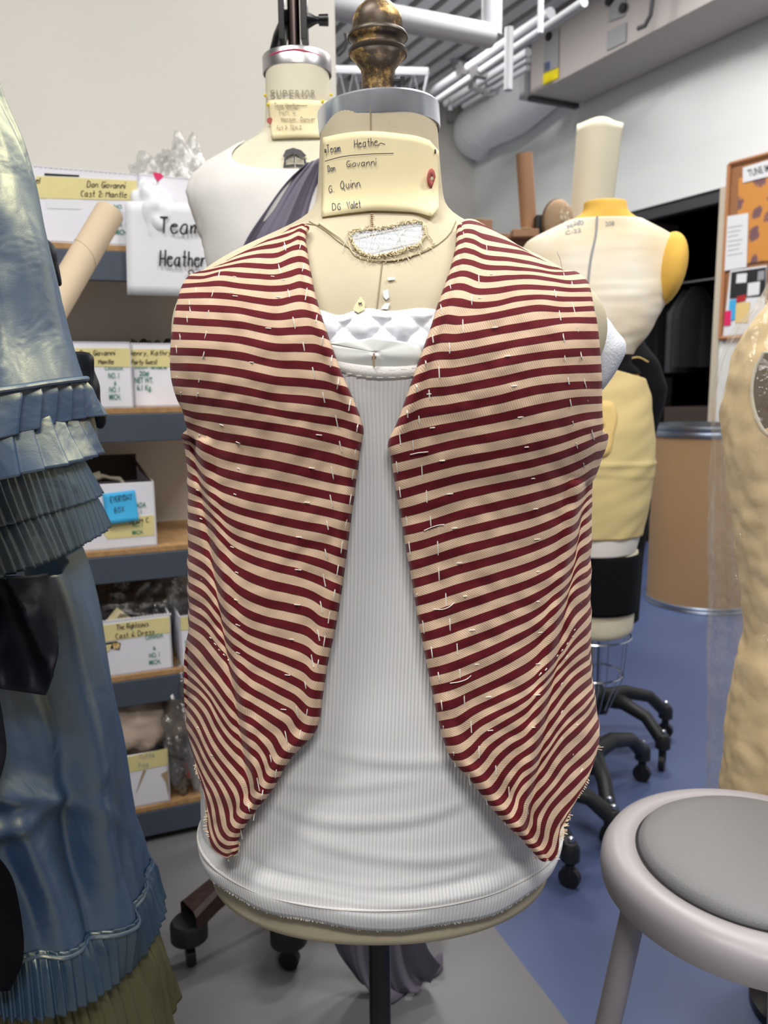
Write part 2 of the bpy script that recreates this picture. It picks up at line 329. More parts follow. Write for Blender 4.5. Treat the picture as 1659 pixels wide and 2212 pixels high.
def hand(text, px0, px1, size, surf, wd=.0006, mb=None, lift=.0008, slant=.12):
    """single-stroke lettering from image point px0 to px1 (baseline), cap height size px, laid on a surface"""
    st, W = strokes(text); mb = mb or MB(); p0 = np.array(px0, float); p1 = np.array(px1, float); ex = (p1-p0)/W; L_ = np.linalg.norm(p1-p0); ey = np.array([ex[1], -ex[0]]); ey = ey/np.linalg.norm(ey)*size/7
    for s in st:
        P = [p0+ex*(a+slant*c)+ey*c for a, c in s]; W3 = [surf(q[0], q[1]) for q in P]
        W3 = [q+(CAM-q)/np.linalg.norm(CAM-q)*lift for q in W3]
        ribbon(mb, W3, wd)
    return mb
def ribbon(mb, W3, wd):
    vs = []; n = len(W3)
    for i, q in enumerate(W3):
        t = W3[min(i+1, n-1)]-W3[max(i-1, 0)]; t = t/(np.linalg.norm(t)+1e-9); v = (CAM-q); v = v/np.linalg.norm(v); s = np.cross(t, v); s = s/(np.linalg.norm(s)+1e-9)*wd
        vs += [q-s, q+s]
    mb.add(vs, [(2*i, 2*i+1, 2*i+3, 2*i+2) for i in range(n-1)])
_tc = {}
def printed(text, px0, px1, size, surf, mb=None, lift=.0008):
    if text not in _tc:
        cu = bpy.data.curves.new('t', 'FONT'); cu.body = text; cu.size = 1; cu.resolution_u = 3; cu.offset = .012
        o = bpy.data.objects.new('t', cu); col.objects.link(o); dg = bpy.context.evaluated_depsgraph_get(); me = o.evaluated_get(dg).to_mesh()
        _tc[text] = (np.array([v.co[:2] for v in me.vertices]), [tuple(p.vertices) for p in me.polygons]); o.evaluated_get(dg).to_mesh_clear(); bpy.data.objects.remove(o)
    V, Fc = _tc[text]; mb = mb or MB(); p0 = np.array(px0, float); p1 = np.array(px1, float); W = V[:, 0].max()-V[:, 0].min(); ex = (p1-p0)/W; ey = np.array([ex[1], -ex[0]]); ey = ey/np.linalg.norm(ey)*size/.7
    out = []
    for v in V:
        q = p0+ex*(v[0]-V[:, 0].min())+ey*v[1]; w3 = surf(q[0], q[1]); out.append(w3+(CAM-w3)/np.linalg.norm(CAM-w3)*lift)
    mb.add(out, Fc); return mb
# ---------------------------------------------------------------- bodies given by stacked elliptical rings
class Body:
    def __init__(s, rows, Y, n=2.0, sm_=3):
        """rows: (py, pxL, pxR, b, dy) -- outline of the body in the photo at depth Y, half depth b, forward shift dy"""
        z = []; cx = []; a = []; b = []; cy = []
        for r in rows:
            py, l, rr, bb = r[:4]; dy = r[4] if len(r) > 4 else 0; yy = Y-dy
            L_ = at(l, py, yy); R_ = at(rr, py, yy); aw = (R_[0]-L_[0])/2; aw /= math.sqrt(1+(bb/yy)**2)
            z.append((L_[2]+R_[2])/2); cx.append((L_[0]+R_[0])/2); a.append(aw); b.append(bb); cy.append(yy)
        o = np.argsort(z); z = np.array(z)[o]; A = [np.array(q)[o] for q in (cx, cy, a, b)]
        zz = np.linspace(z[0], z[-1], 400); k = np.ones(2*sm_+1)/(2*sm_+1)
        S = []
        for q in A:
            t = np.interp(zz, z, q); e = np.pad(t, 3*sm_, mode='edge')
            for _ in range(3): e = np.convolve(e, k, 'same')
            S.append(e[3*sm_:-3*sm_])
        s.z = zz; s.S = S; s.n = n
    def par(s, z): return [np.interp(z, s.z, q) for q in s.S]
    def pt(s, z, th, off=0):
        cx, cy, a, b = s.par(z); c, q = np.cos(th), np.sin(th); e = 2/s.n
        x = cx+(a+off)*np.sign(c)*np.abs(c)**e; y = cy-(b+off)*np.sign(q)*np.abs(q)**e
        return np.stack([x, y, np.broadcast_to(z, x.shape)], -1)
    def hit(s, px, py, off=0, lo=.4, hi=3.2, N=900):
        d = ray(px, py); t = np.linspace(lo, hi, N); p = CAM+t[:, None]*d; cx, cy, a, b = s.par(p[:, 2])
        f = (np.abs(p[:, 0]-cx)/(a+off))**s.n+(np.abs(p[:, 1]-cy)/(b+off))**s.n
        f = f+1e3*(np.maximum(0, p[:, 2]-s.z[-1]-.01)+np.maximum(0, s.z[0]-.01-p[:, 2]))
        w_ = np.where(f < 1)[0]
        if len(w_) and w_[0] > 0:
            i = w_[0]; u = (f[i-1]-1)/(f[i-1]-f[i]); return CAM+(t[i-1]+(t[i]-t[i-1])*u)*d
        i = int(np.argmin(f)); return p[i]
    def mesh(s, name, m, parent=None, z0=None, z1=None, nz=120, nt=96, off=0, cap=True, uv=False):
        z0 = s.z[0] if z0 is None else z0; z1 = s.z[-1] if z1 is None else z1
        zs = np.linspace(z1, z0, nz); th = np.linspace(0, 2*math.pi, nt, endpoint=False)
        P = np.array([s.pt(z, th, off) for z in zs])
        if cap:
            for end, k in ((0, 1), (-1, -1)):
                ring = P[end]; c = ring.mean(0); extra = [c+(ring-c)*f+np.array([0, 0, k*.006*math.sqrt(max(0, 1-f*f))]) for f in ((.97, .9, .6, .02) if k > 0 else (.97, .9, .6, .02))]
                P = np.concatenate([np.array(extra[::-1]), P]) if k > 0 else np.concatenate([P, np.array(extra)])
        return grid(name, P, m, parent, closed=True)
    def garment(s, name, m, parent, ztop, zbot, off=.004, nz=80, nt=120, th0=0, th1=2*math.pi, uvm=True, disp=None, thick=.0015):
        closed = False; th = np.linspace(th0, th1, nt+(0 if closed else 1), endpoint=not closed)
        zt = np.array([ztop(q) for q in th]); zb = np.array([zbot(q) for q in th]); P = []; UV = []
        ref = s.pt((zt.min()+zb.mean())/2, th, off); arc = np.r_[0, np.cumsum(np.linalg.norm(np.diff(ref, axis=0), axis=1))]
        for i in range(nz):
            v = i/(nz-1); z = zt*(1-v)+zb*v; row = np.array([s.pt(z[j], np.array(th[j]), off) for j in range(len(th))])
            if disp is not None:
                for j in range(len(th)):
                    dd = disp(th[j], z[j], v); row[j] += np.array([math.cos(th[j]), -math.sin(th[j]), 0])*dd
            P.append(row); UV.append(np.stack([arc, z], -1))
        return grid(name, np.array(P), m, parent, UV=np.array(UV) if not closed else None, closed=closed, thick=thick)
# ================================================================ the room
RA = math.radians(116.5); SA = math.radians(22.2)      # right wall runs away to the left, shelving runs almost across
WV = np.array([math.cos(RA), math.sin(RA), 0]); WU = np.array([WV[1], -WV[0], 0]); DOOR = np.array([2.192, 5.433, 0])
S0 = np.array([-.687, 2.028, 0]); SU = np.array([math.cos(SA), math.sin(SA), 0]); SN = np.array([-SU[1], SU[0], 0])
def slab(name, p, u, L, v, Wd, t, m, kind='structure'):
    """a slab: origin p, along unit u by L, along unit v by Wd, thickness t along w"""
    u = np.array(u); v = np.array(v); w_ = np.cross(u, v); q = [p, p+u*L, p+u*L+v*Wd, p+v*Wd]
    o = MB().hexa([x for x in q]+[x+w_*t for x in q]).build(name, m, smooth=False)
    if kind: o['kind'] = kind
    return o
slab('floor', np.array([-5, -4, -.05]), (1, 0, 0), 12, (0, 1, 0), 18, .05, M['floor'])
CH = 3.95
Z3 = np.array([0, 0, 1.])
# right wall with the doorway opening
def rwall(a, b, z0, z1): # a,b distance along WV from door right jamb
    return MB().hexa([DOOR+WV*a+Z3*z0, DOOR+WV*b+Z3*z0, DOOR+WV*b+WU*.15+Z3*z0, DOOR+WV*a+WU*.15+Z3*z0, DOOR+WV*a+Z3*z1, DOOR+WV*b+Z3*z1, DOOR+WV*b+WU*.15+Z3*z1, DOOR+WV*a+WU*.15+Z3*z1])
mb = MB(); DW = 1.9
for a, b_, z0, z1 in ((-4.8, 0, 0, CH), (DW, 6.2, 0, CH), (0, DW, 2.45, CH)):
    q = rwall(a, b_, z0, z1); mb.add(q.v, q.f)
o = mb.build('wall_right', M['wall_right'], smooth=False); o['kind'] = 'structure'
# door frame and the dark store room behind it
mb = MB()
for a in (-.045,): q = rwall(a, a+.05, 0, 2.449); mb.add([np.array(p)-WU*.012 for p in q.v], q.f)
o = mb.build('door_1', M['jamb'], smooth=False); o['kind'] = 'structure'
o = MB().hexa([DOOR+WU*.02+Z3*2.37, DOOR+WV*DW+WU*.02+Z3*2.37, DOOR+WV*DW+WU*.09+Z3*2.37, DOOR+WU*.09+Z3*2.37, DOOR+WU*.02+Z3*2.45, DOOR+WV*DW+WU*.02+Z3*2.45, DOOR+WV*DW+WU*.09+Z3*2.45, DOOR+WU*.09+Z3*2.45]).build('trim_1', M['cordm'], smooth=False); o['kind'] = 'structure'
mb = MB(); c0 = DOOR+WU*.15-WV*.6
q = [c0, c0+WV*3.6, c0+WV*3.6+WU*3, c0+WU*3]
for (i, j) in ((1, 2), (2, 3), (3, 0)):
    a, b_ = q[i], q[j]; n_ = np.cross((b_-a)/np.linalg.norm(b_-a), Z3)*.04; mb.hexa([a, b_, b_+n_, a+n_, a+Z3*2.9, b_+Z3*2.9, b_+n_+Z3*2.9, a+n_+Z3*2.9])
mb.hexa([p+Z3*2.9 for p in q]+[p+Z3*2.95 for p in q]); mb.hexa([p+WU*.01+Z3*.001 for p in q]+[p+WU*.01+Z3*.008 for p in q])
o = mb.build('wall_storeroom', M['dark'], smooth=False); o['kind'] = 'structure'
# back wall behind the shelving: ends at a free edge near the neck of the main form
BW0 = S0+SN*.52
e_ = onpl(702, 300, BW0, SA)
Lb = float(np.dot(e_-BW0, SU))
slab('wall_back', BW0-SU*3.2, SU, 3.2+Lb, Z3, CH, .12, M['wall']).data.transform(Matrix.Identity(4))
o = slab('trim_2', BW0+SU*(Lb+.002)-SN*.01, SU, .03, Z3, CH, -.14, M['ceil_dark'])
# far wall of the larger room
FW0 = at(945, 262, 8.0); FW0[2] = 0
slab('wall_far', FW0-WU*5.5, WU, 8.5, Z3, CH, .12, M['wall'])
# ceiling deck
slab('ceiling', np.array([-5, -4, CH]), (1, 0, 0), 12, (0, 1, 0), 18, .06, M['ceil_dark'])
# ceiling ribs (corrugated deck panel) running with the right wall
pc = at(960, 90, 1); pc = CAM+(pc-CAM)*((3.8-1.25)/(pc[2]-1.25))
rib = MB()
for i in range(16):
    c = pc+WU*(-1.55+i*.16); rib.hexa([c-WV*3.6-WU*.05, c+WV*3.0-WU*.05, c+WV*3.0+WU*.05, c-WV*3.6+WU*.05]+[x+Z3*.14 for x in (c-WV*3.6-WU*.03, c+WV*3.0-WU*.03, c+WV*3.0+WU*.03, c-WV*3.6+WU*.03)])
o = rib.build('ceiling_deck', M['ceil_rib'], smooth=False); o['kind'] = 'structure'
# bar joists crossing the deck: chords and zigzag web
def joist(p0, p1, dep, label):
    t = thing('bar_joist', (p0+p1)/2, label, 'ceiling joist', 'bar joists under the deck')
    for nm, dz in (('top_chord', 0), ('bottom_chord', -dep)):
        MB().tube([p0+Z3*dz, p1+Z3*dz], .028, 6).build(nm, M['duct'], t)
    zz = []; n = 14
    for i in range(n+1): zz.append(p0+(p1-p0)*i/n+Z3*(0 if i % 2 == 0 else -dep))
    MB().tube(zz, .012, 5).build('web', M['duct'], t)
j0 = at(655, 2, 3.9); j1 = at(1062, 78, 1); k = (j0[2]-1.25)/(j1[2]-1.25); j1 = CAM+(j1-CAM)*k
o = MB().tube([j0-(j1-j0)*.3, j1], .055, 16).tube([j1, j1+Z3*.5], .05, 16).build('round_duct', M['duct']); tag(o, 'pale round pipe crossing under the ceiling deck and turning up', 'pipe'); recenter(o, tuple((j0+j1)/2))
mo = at(690, 150, 5.4)
joist(at(975, 128, 7.0), at(1150, 168, 7.0), .16, 'pale bar joist ending beside the cassette of conduits')
joist(at(700, 150, 6.2), at(925, 155, 6.2), .22, 'pale bar joist crossing behind the brass finial')
# conduits running with the right wall
runs = [((931, 202), (1190, 28), 5.2, .034), ((947, 216), (1262, 4), 5.0, .026), ((980, 214), (1141, 112), 5.4, .028), ((995, 218), (1141, 128), 5.5, .022), ((1015, 222), (1141, 146), 5.6, .02)]
nm = ['thickest pale conduit of the bundle left of the white duct, topmost', 'pale conduit just under the thickest one', 'third pale conduit, ending behind the air unit', 'fourth pale conduit, below a pair of clamps', 'lowest thin pale conduit just above the round duct']
for (a, b_, Y, r), lb in zip(runs, nm):
    A = at(a[0], a[1], Y+1.2); z = A[2]; d = ray(*b_); B = CAM+d*(z-1.25)/d[2]; n_ = np.linalg.norm(B-A)
    t = thing('conduit', (A+B)/2, lb, 'conduit', 'conduits along the right wall')
    MB().tube([A+(A-B)*.12, B], r, 10).build('tube', M['duct'], t)
    c = A+(B-A)*.34
    MB().tube([c-WU*.05, c+WU*.05], r*1.5, 8).build('clamp', M['steel2'], t)
for (x, y0, y1, Y, lb) in ((1098, 60, 195, 5.0, 'vertical pale drop rod crossing the conduits'), (1167, 0, 72, 4.6, 'thin drop rod above the air unit corner'), (973, 195, 262, 6.4, 'short drop rod over the dark clamp by the round duct'), (1074, 0, 50, 4.4, 'pale drop rod with a dark clamp near the pipe elbow')):
    A = at(x, y1, Y); B = at(x, y0, Y); B = A+Z3*(B[2]-A[2]+ (.5 if y0 == 0 else 0)); t = thing('drop_rod', A, lb, 'rod', 'drop rods'); MB().tube([A, B], .016 if x != 1098 else .026, 8).build('rod', M['duct'], t)
    if x in (973, 1074): MB().box(A+Z3*.03, (.05, .05, .08)).build('clamp', M['blackm'], t, smooth=False)
o = MB().tube([at(*q, 5.0) for q in crv([(746, 72), (749, 88), (745, 104), (730, 121)], 12)], .009, 8).build('ceiling_cable', M['blackm']); tag(o, 'short black cord end hanging left of the brass finial', 'cable')
o = MB().tube([at(713, 20, 5.1), at(711, 190, 5.1)], .02, 8).build('thin_post', M['cordm']); tag(o, 'thin dark post beside the white form, below the ceiling pipe', 'post')
# air handling unit on the wall
A0 = atz(1145, 207, 3.34); B0 = A0-WV*2.15; A1 = A0+WU*.52; 
A1 = onpl(1223, 244, DOOR, RA); A1[2] = 3.34; A1 = A1-WU*.05
wdt = float(np.dot(A1-A0, WU)); t = thing('air_handling_unit', A0-WV*1.0+WU*wdt/2, 'long boxy grey air unit hung along the wall above the doorway', 'air unit')
q = [A0, B0, B0+WU*wdt, A0+WU*wdt]; H = .62
MB().hexa(q+[x+Z3*H for x in q]).build('casing', M['unit'], t, smooth=False, bevel=.006)
c = A0+WV*.03; q = [c, c-WV*.05, c-WV*.05+WU*wdt*1.0, c+WU*wdt*1.0]; MB().hexa([x-Z3*.03 for x in q]+[x for x in q]).build('drain_channel', M['cordm'], t, smooth=False)
c = A0+WV*.05; MB().hexa([c-WU*.02, c+WV*.06-WU*.02, c+WV*.06+WU*wdt*.7, c+WU*wdt*.7]+[x+Z3*.5 for x in (c-WU*.02, c+WV*.06-WU*.02, c+WV*.06+WU*wdt*.7, c+WU*wdt*.7)]).build('flange', M['duct'], t, smooth=False)
def unit_surf(x, y): return onpl(x, y, A0-WU*.006, RA)
def lab(name, pts, m, par):
    P = [unit_surf(*p) for p in pts]; MB().hexa(P+[p-WU*.004 for p in P]).build(name, m, par, smooth=False)
lab('yellow_sticker', [(1174, 160), (1207, 146), (1207, 168), (1174, 184)], M['yellowlabel'], t)
lab('data_sticker', [(1178, 72), (1208, 60), (1207, 144), (1174, 158)], M['greylabel'], t)
lab('blue_sticker', [(1176, 137), (1189, 132), (1189, 150), (1176, 155)], M['bluelabel'], t)
lab('access_label', [(1313, 68), (1353, 48), (1352, 90), (1311, 110)], M['greylabel'], t)
lab('spec_sticker', [(1318, 8), (1352, -6), (1350, 34), (1315, 48)], M['greylabel'], t)
for p in ((1188, 79), (1318, 3), (1348, 18)):
    c = unit_surf(*p); MB().tube([c-WU*.02, c], .03, 10).build('port', M['blackm'], t)
# cable from the unit
c1 = unit_surf(1437, 5)-WU*.1; MB().tube([c1+Z3*.2, c1, unit_surf(1432, 40)-WU*.1, unit_surf(1420, 62)-WU*.1, unit_surf(1405, 68)-WU*.1], .014, 8).build('cable', M['cordm'], t)
# round duct continuing to the left along the wall plus short elbow
dp_ = A0+WU*.34
cA = onpl(1122, 226, dp_, RA); cB = onpl(1036, 276, dp_, RA); r = .205; WVd = (cB-cA)/np.linalg.norm(cB-cA)
t = thing('spiral_duct', cA, 'fat white round duct beside the air unit with a turned-in end', 'duct')
MB().tube([A0+WU*.3+Z3*.3+WV*.06, cA+WVd*.12], [.26, r*1.08], 32).build('reducer', M['duct2'], t)
MB().tube([cA+WVd*.1, cA+WVd*.3], r*1.05, 32).build('collar', M['duct2'], t)
MB().tube([cA+WVd*.3, cB], r, 32).build('barrel', M['duct2'], t)
mb = MB(); el = []
for k in range(9):
    a = k/8*math.pi/2; el.append(cB+WVd*(.21*math.sin(a))+WU*(.21*(1-math.cos(a))))
el.append(el[-1]+WU*.06); mb.tube(el, r, 32); mb.build('elbow', M['duct2'], t)
for k in (.5, .8): MB().tube([cA+(cB-cA)*k, cA+(cB-cA)*k+WVd*.015], r*1.02, 32).build('seam_band', M['duct2'], t)
# duct at the far right top
cC = B0+WU*.26+Z3*.19-WV*.02
o = MB().tube([cC, cC-WV*.5, cC-WV*2.2], [.2, .2, .2], 28).build('round_duct', M['unit']); tag(o, 'grey round duct leaving the near end of the air unit', 'duct'); recenter(o, tuple(cC))
# ceiling lights
for (x, y, z, sx_, sy_, W_, rz) in LIGHTS:
    t = thing('ceiling_light', (x, y, z+.06), 'white fluorescent ceiling light over the workroom', 'ceiling light', 'ceiling lights')
    MB().box((x, y, z+.06), (sx_+.08, sy_+.08, .07), rz).build('housing', M['ceil_rib'], t, smooth=False)
    MB().box((x, y, z+.018), (sx_, sy_, .012), rz).build('diffuser', M['lamp'], t, smooth=False)
    MB().tube([(x, y, z+.09), (x, y, CH)], .008, 6).build('hanger', M['steel2'], t)
    la = bpy.data.lights.new('light', 'AREA'); la.shape = 'RECTANGLE'; la.size = sx_; la.size_y = sy_; la.energy = W_; la.color = (1, .97, .93)
    lo = bpy.data.objects.new('light', la); col.objects.link(lo); lo.location = (x, y, z); lo.rotation_euler = (0, 0, rz)
# cork board on the right wall
def wsurf(off): return lambda x, y: onpl(x, y, DOOR-WU*off, RA)
def wpan(name, pts, m, par, off, th=.004):
    f_ = wsurf(off); P = [f_(*p) for p in pts]; return MB().hexa(P+[p-WU*th for p in P]).build(name, m, par, smooth=False)
t = thing('cork_board', wsurf(.01)(1620, 540), 'oak framed cork board pinned with posters beside the doorway', 'notice board')
wpan('cork', [(1576, 356), (1760, 307), (1740, 722), (1556, 731)], M['cork'], t, .002, .012)
f_ = wsurf(.02); Q = [f_(1576, 356), f_(1760, 307), f_(1740, 722), f_(1556, 731)]
for nm, a, b_ in (('frame_rail', 0, 1), ('frame_stile', 1, 2), ('frame_rail', 2, 3), ('frame_stile', 3, 0)): MB().tube([Q[a], Q[b_]], .016, 4).build(nm, M['corkframe'], t)
def sheet(name, pts, m, off, label, cat):
    o = wpan(name, pts, m, None, off, .002); return tag(o, label, cat)
o = sheet('notice', [(1566, 468), (1617, 460), (1613, 577), (1560, 586)], M['paper'], .026, 'white printed notice overlapping the left edge of the cork board', 'notice')
mb = MB(); fs_ = wsurf(.0295)
for i in range(7): ribbon(mb, [fs_(1572, 492+i*10), fs_(1604-(i % 3)*4, 487+i*10)], .0018)
mb.build('printed_lines', M['greylabel'], o)
o = sheet('banner', [(1605, 362), (1665, 344), (1665, 380), (1605, 395)], M['paper'], .028, 'white strip sign pinned at the top of the cork board', 'sign')
printed('TUNE IMAGE', (1618, 382), (1688, 362), 15, wsurf(.031)).build('lettering', M['marker'], o, smooth=False)
# poster with scattered purple blotches on amber
m, nt, b = nodes('amber_poster'); L = nt.links; tc = nt.nodes.new('ShaderNodeTexCoord'); v = nt.nodes.new('ShaderNodeTexVoronoi'); v.inputs['Scale'].default_value = 9; L.new(tc.outputs['Object'], v.inputs[0])
n = nt.nodes.new('ShaderNodeTexNoise'); n.inputs['Scale'].default_value = 30; L.new(tc.outputs['Object'], n.inputs[0]); ad = nt.nodes.new('ShaderNodeMath'); ad.operation = 'MULTIPLY_ADD'; ad.inputs[1].default_value = .5; L.new(n.outputs[0], ad.inputs[0]); L.new(v.outputs[0], ad.inputs[2])
r = nt.nodes.new('ShaderNodeValToRGB'); r.color_ramp.elements[0].position = .54; r.color_ramp.elements[0].color = lin(120, 84, 90); r.color_ramp.elements[1].position = .66; r.color_ramp.elements[1].color = lin(208, 140, 64); L.new(ad.outputs[0], r.inputs[0]); L.new(r.outputs[0], b.inputs['Base Color']); M['poster'] = m
o = sheet('poster', [(1596, 385), (1720, 352), (1715, 555), (1590, 573)], M['poster'], .021, 'amber poster with purple blotches on the cork board', 'poster')
o = sheet('collage', [(1578, 584), (1657, 573), (1650, 718), (1562, 726)], M['paper'], .022, 'dark photo collage pinned low on the cork board', 'photo collage')
cq = [((1580, 588), (1655, 577), (1653, 640), (1576, 646), 'navy'), ((1592, 592), (1614, 590), (1612, 610), (1590, 612), 'paper'), ((1638, 586), (1652, 584), (1650, 604), (1636, 606), 'greylabel'), ((1616, 612), (1642, 608), (1640, 636), (1614, 640), 'paper'), ((1592, 640), (1612, 636), (1610, 650), (1590, 654), 'red'), ((1590, 655), (1620, 652), (1616, 696), (1588, 698), 'orange'), ((1576, 648), (1590, 646), (1588, 690), (1572, 694), 'bluenote'), ((1566, 672), (1580, 670), (1578, 702), (1564, 704), 'pink')]
for i, (a, b2, c, d, mm) in enumerate(cq): wpan('photo', [a, b2, c, d], M[mm], o, .0245+.0006*i, .001)
# hanging clothes in the dark store room
for i in range(7):
    c = DOOR+WV*(.25+.2*i)+WU*(.75+.12*(i % 3)); hh = .62+.04*((i*7) % 3)
    mb = MB(); P = []
    for k in range(8):
        z = 1.95-hh*k/7; r_ = .04+.10*min(1, k/2); P.append([c+Z3*(z)+WV*(r_*.5*math.cos(q)*(1+.25*math.sin(5*q+i)))+WU*(r_*1.6*math.sin(q)) for q in np.linspace(0, 2*math.pi, 18, endpoint=False)])
    o = grid('hanging_garment', P, [M['navy'], M['cordm'], M['blackcloth']][i % 3], closed=True); tag(o, 'dark garment on a rail in the unlit store room', 'garment', 'garments in the store room'); recenter(o, tuple(c+Z3*1.4))
o = MB().tube([DOOR+WV*.05+WU*.9+Z3*2.02, DOOR+WV*1.85+WU*.9+Z3*2.02], .016, 10).build('hanging_rail', M['steel2']); tag(o, 'steel garment rail in the dark store room', 'rail')
o = MB().hexa([x for x in [DOOR+WV*.05+WU*.5+Z3*0, DOOR+WV*.9+WU*.5, DOOR+WV*.9+WU*1.0, DOOR+WV*.05+WU*1.0]]+[x+Z3*1.02 for x in [DOOR+WV*.05+WU*.5+Z3*0, DOOR+WV*.9+WU*.5, DOOR+WV*.9+WU*1.0, DOOR+WV*.05+WU*1.0]]).build('low_chest', M['carton_dark'], smooth=False, bevel=.01); tag(o, 'dark brown chest under the clothes in the store room', 'chest')
# ================================================================ shelving
Lsh = 3.0; x0s = -1.6; x1s = float(np.dot(onpl(600, 1700, S0, SA)-S0, SU))
def sp(a, off, z): return S0+SU*a+SN*off+Z3*z
DEP = .46
shelf = thing('shelving_unit', sp(0, .2, 0), 'grey steel shelving with particle board decks holding white cartons', 'shelving')
LV = [1.583, 1.188, .826, .487, .106]
def bx(a0, a1, o0, o1, z0, z1): 
    q = [sp(a0, o0, z0), sp(a1, o0, z0), sp(a1, o1, z0), sp(a0, o1, z0)]; return q+[x+Z3*(z1-z0) for x in q]
for z in LV:
    s = MB().hexa(bx(x0s, x1s, .004, DEP, z-.014, z)).build('shelf_board', M['board'], shelf, smooth=False, bevel=.001)
    MB().hexa(bx(x0s, x1s, 0, .022, z-.085, z-.0145)).build('beam', M['shelf_steel'], s, smooth=False, bevel=.002)
    MB().hexa(bx(x0s, x1s, DEP-.02, DEP, z-.085, z-.0145)).build('beam', M['shelf_steel'], s, smooth=False)
for a in (x0s, x1s-.04):
    for o_ in (0.0, DEP-.04): MB().hexa(bx(a, a+.04, o_-.004, o_+.036, 0, LV[0]+.0)).build('post', M['shelf_steel'], shelf, smooth=False)
def ssurf(off): return lambda x, y: onpl(x, y, S0, SA, off)
def sx_of(px, py, off): return float(np.dot(onpl(px, py, S0, SA, off)-S0, SU))
def carton(pxl, pxr, pytop, lev, off, label, dep=.36, tape=None, rot=0, holes=True, lid=True, group='white cartons on the shelving'):
    """open fruit carton: box standing on shelf level lev, its front at depth off behind the beam"""
    z = LV[lev]+.001; f_ = ssurf(off); a0 = sx_of(pxl, pytop, off); a1 = sx_of(pxr, pytop, off); zt = f_(pxr, pytop)[2]
    t = thing('carton', sp((a0+a1)/2, off+dep/2, z), label, 'carton', group)
    th = .004
    MB().hexa(bx(a0, a1, off, off+th, z, zt)).build('front_panel', M['carton'], t, smooth=False, bevel=.001)
    mb = MB(); mb.hexa(bx(a0, a0+th, off, off+dep, z, zt)).hexa(bx(a1-th, a1, off, off+dep, z, zt)).hexa(bx(a0, a1, off+dep-th, off+dep, z, zt)).hexa(bx(a0, a1, off, off+dep, z, z+th)); mb.build('walls', M['carton'], t, smooth=False)
    if lid: # serrated folded rim
        mb = MB(); n = 26
        for i in range(n):
            u = a0+(a1-a0)*i/n; mb.hexa(bx(u, u+(a1-a0)/n*.7, off-.0015, off+th+.002, zt, zt+.0025))
        mb.build('serrated_rim', M['carton'], t, smooth=False)
    return t, f_, a0, a1, z, zt
def fpan(name, pts, m, par, off, th=.0012, bev=0):
    f_ = ssurf(off-th); g_ = ssurf(off); return MB().hexa([f_(*p) for p in pts]+[g_(*p) for p in pts]).build(name, m, par, smooth=False)
# level 1 cartons
t, f_, *_ = carton(18, 297, 378, 0, .012, 'white carton with a full-width tape strip, standing on the highest shelf', dep=.34)
tp = fpan('tape_label', [(78, 380), (296, 390), (295, 433), (78, 428)], M['tape'], t, .012)
g = ssurf(.0105)
mb = hand('el', (77, 395), (88, 396), 12, g, .0009); hand('Don Giovanni', (188, 404), (272, 407), 13, g, .0009, mb); hand('Cast 2: Mantle', (174, 424), (276, 427), 13, g, .0009, mb); mb.build('handwriting', M['marker'], tp, smooth=False)
fpan('hand_hole', [(96, 374), (171, 378), (171, 382), (96, 379)], M['gap'], t, .0122)
fpan('hand_hole', [(101, 429), (177, 433), (176, 452), (103, 450)], M['paper'], t, .0122)
mb = printed('NO. 1', (246, 450), (272, 451), 9, g); printed('&', (255, 462), (262, 462), 8, g, mb); printed('NO. 1', (246, 488), (272, 489), 9, g, mb); printed('MICH.', (248, 506), (275, 507), 11, g, mb); mb.build('green_print', M['green'], t, smooth=False)
t, f_, *_ = carton(300, 420, 388, 0, .05, 'plain white carton right of the taped one on the top shelf', dep=.3)
mb = printed('NO. 1', (320, 432), (338, 432), 8, ssurf(.048)); mb.build('green_print', M['green'], t, smooth=False)
# level 2
t, *_ = carton(120, 281, 741, 1, .012, 'white carton lettered NO. 1 MICH. in green, level with the sleeve cuff', dep=.36)
tp = fpan('tape_label', [(120, 752), (280, 752), (281, 793), (120, 790)], M['tape'], t, .012); g = ssurf(.0105)
mb = hand('Don Giovanni', (173, 768), (250, 767), 11, g, .0009); hand('Mantle', (213, 786), (247, 786), 10, g, .0009, mb); mb.build('handwriting', M['marker'], tp, smooth=False)
mb = printed('CANADA', (226, 799), (266, 799), 7, g); printed('NO. 1', (234, 817), (257, 817), 12, g, mb); printed('&', (246, 832), (252, 832), 9, g, mb); printed('NO. 1', (236, 847), (258, 847), 12, g, mb); printed('MICH.', (236, 863), (261, 863), 12, g, mb); mb.build('green_print', M['green'], t, smooth=False)
t, *_ = carton(283, 440, 744, 1, .05, 'white carton marked 20# NET WT. set back beside the MICH. carton', dep=.3)
tp = fpan('tape_label', [(283, 754), (440, 754), (440, 794), (283, 792)], M['tape'], t, .05); g = ssurf(.0485)
mb = hand('Henry, Kathryn', (279, 768), (380, 767), 11, g, .0009); hand('Party Guest', (284, 787), (341, 786), 10, g, .0009, mb); mb.build('handwriting', M['marker'], tp, smooth=False)
mb = printed('WEIGHT / MINIMUM', (290, 797), (360, 797), 5, g); printed('20#', (301, 812), (322, 812), 11, g, mb); printed('NET WT.', (291, 827), (331, 827), 12, g, mb); printed('6.1 Kg.', (296, 843), (328, 843), 12, g, mb); mb.build('green_print', M['green'], t, smooth=False)
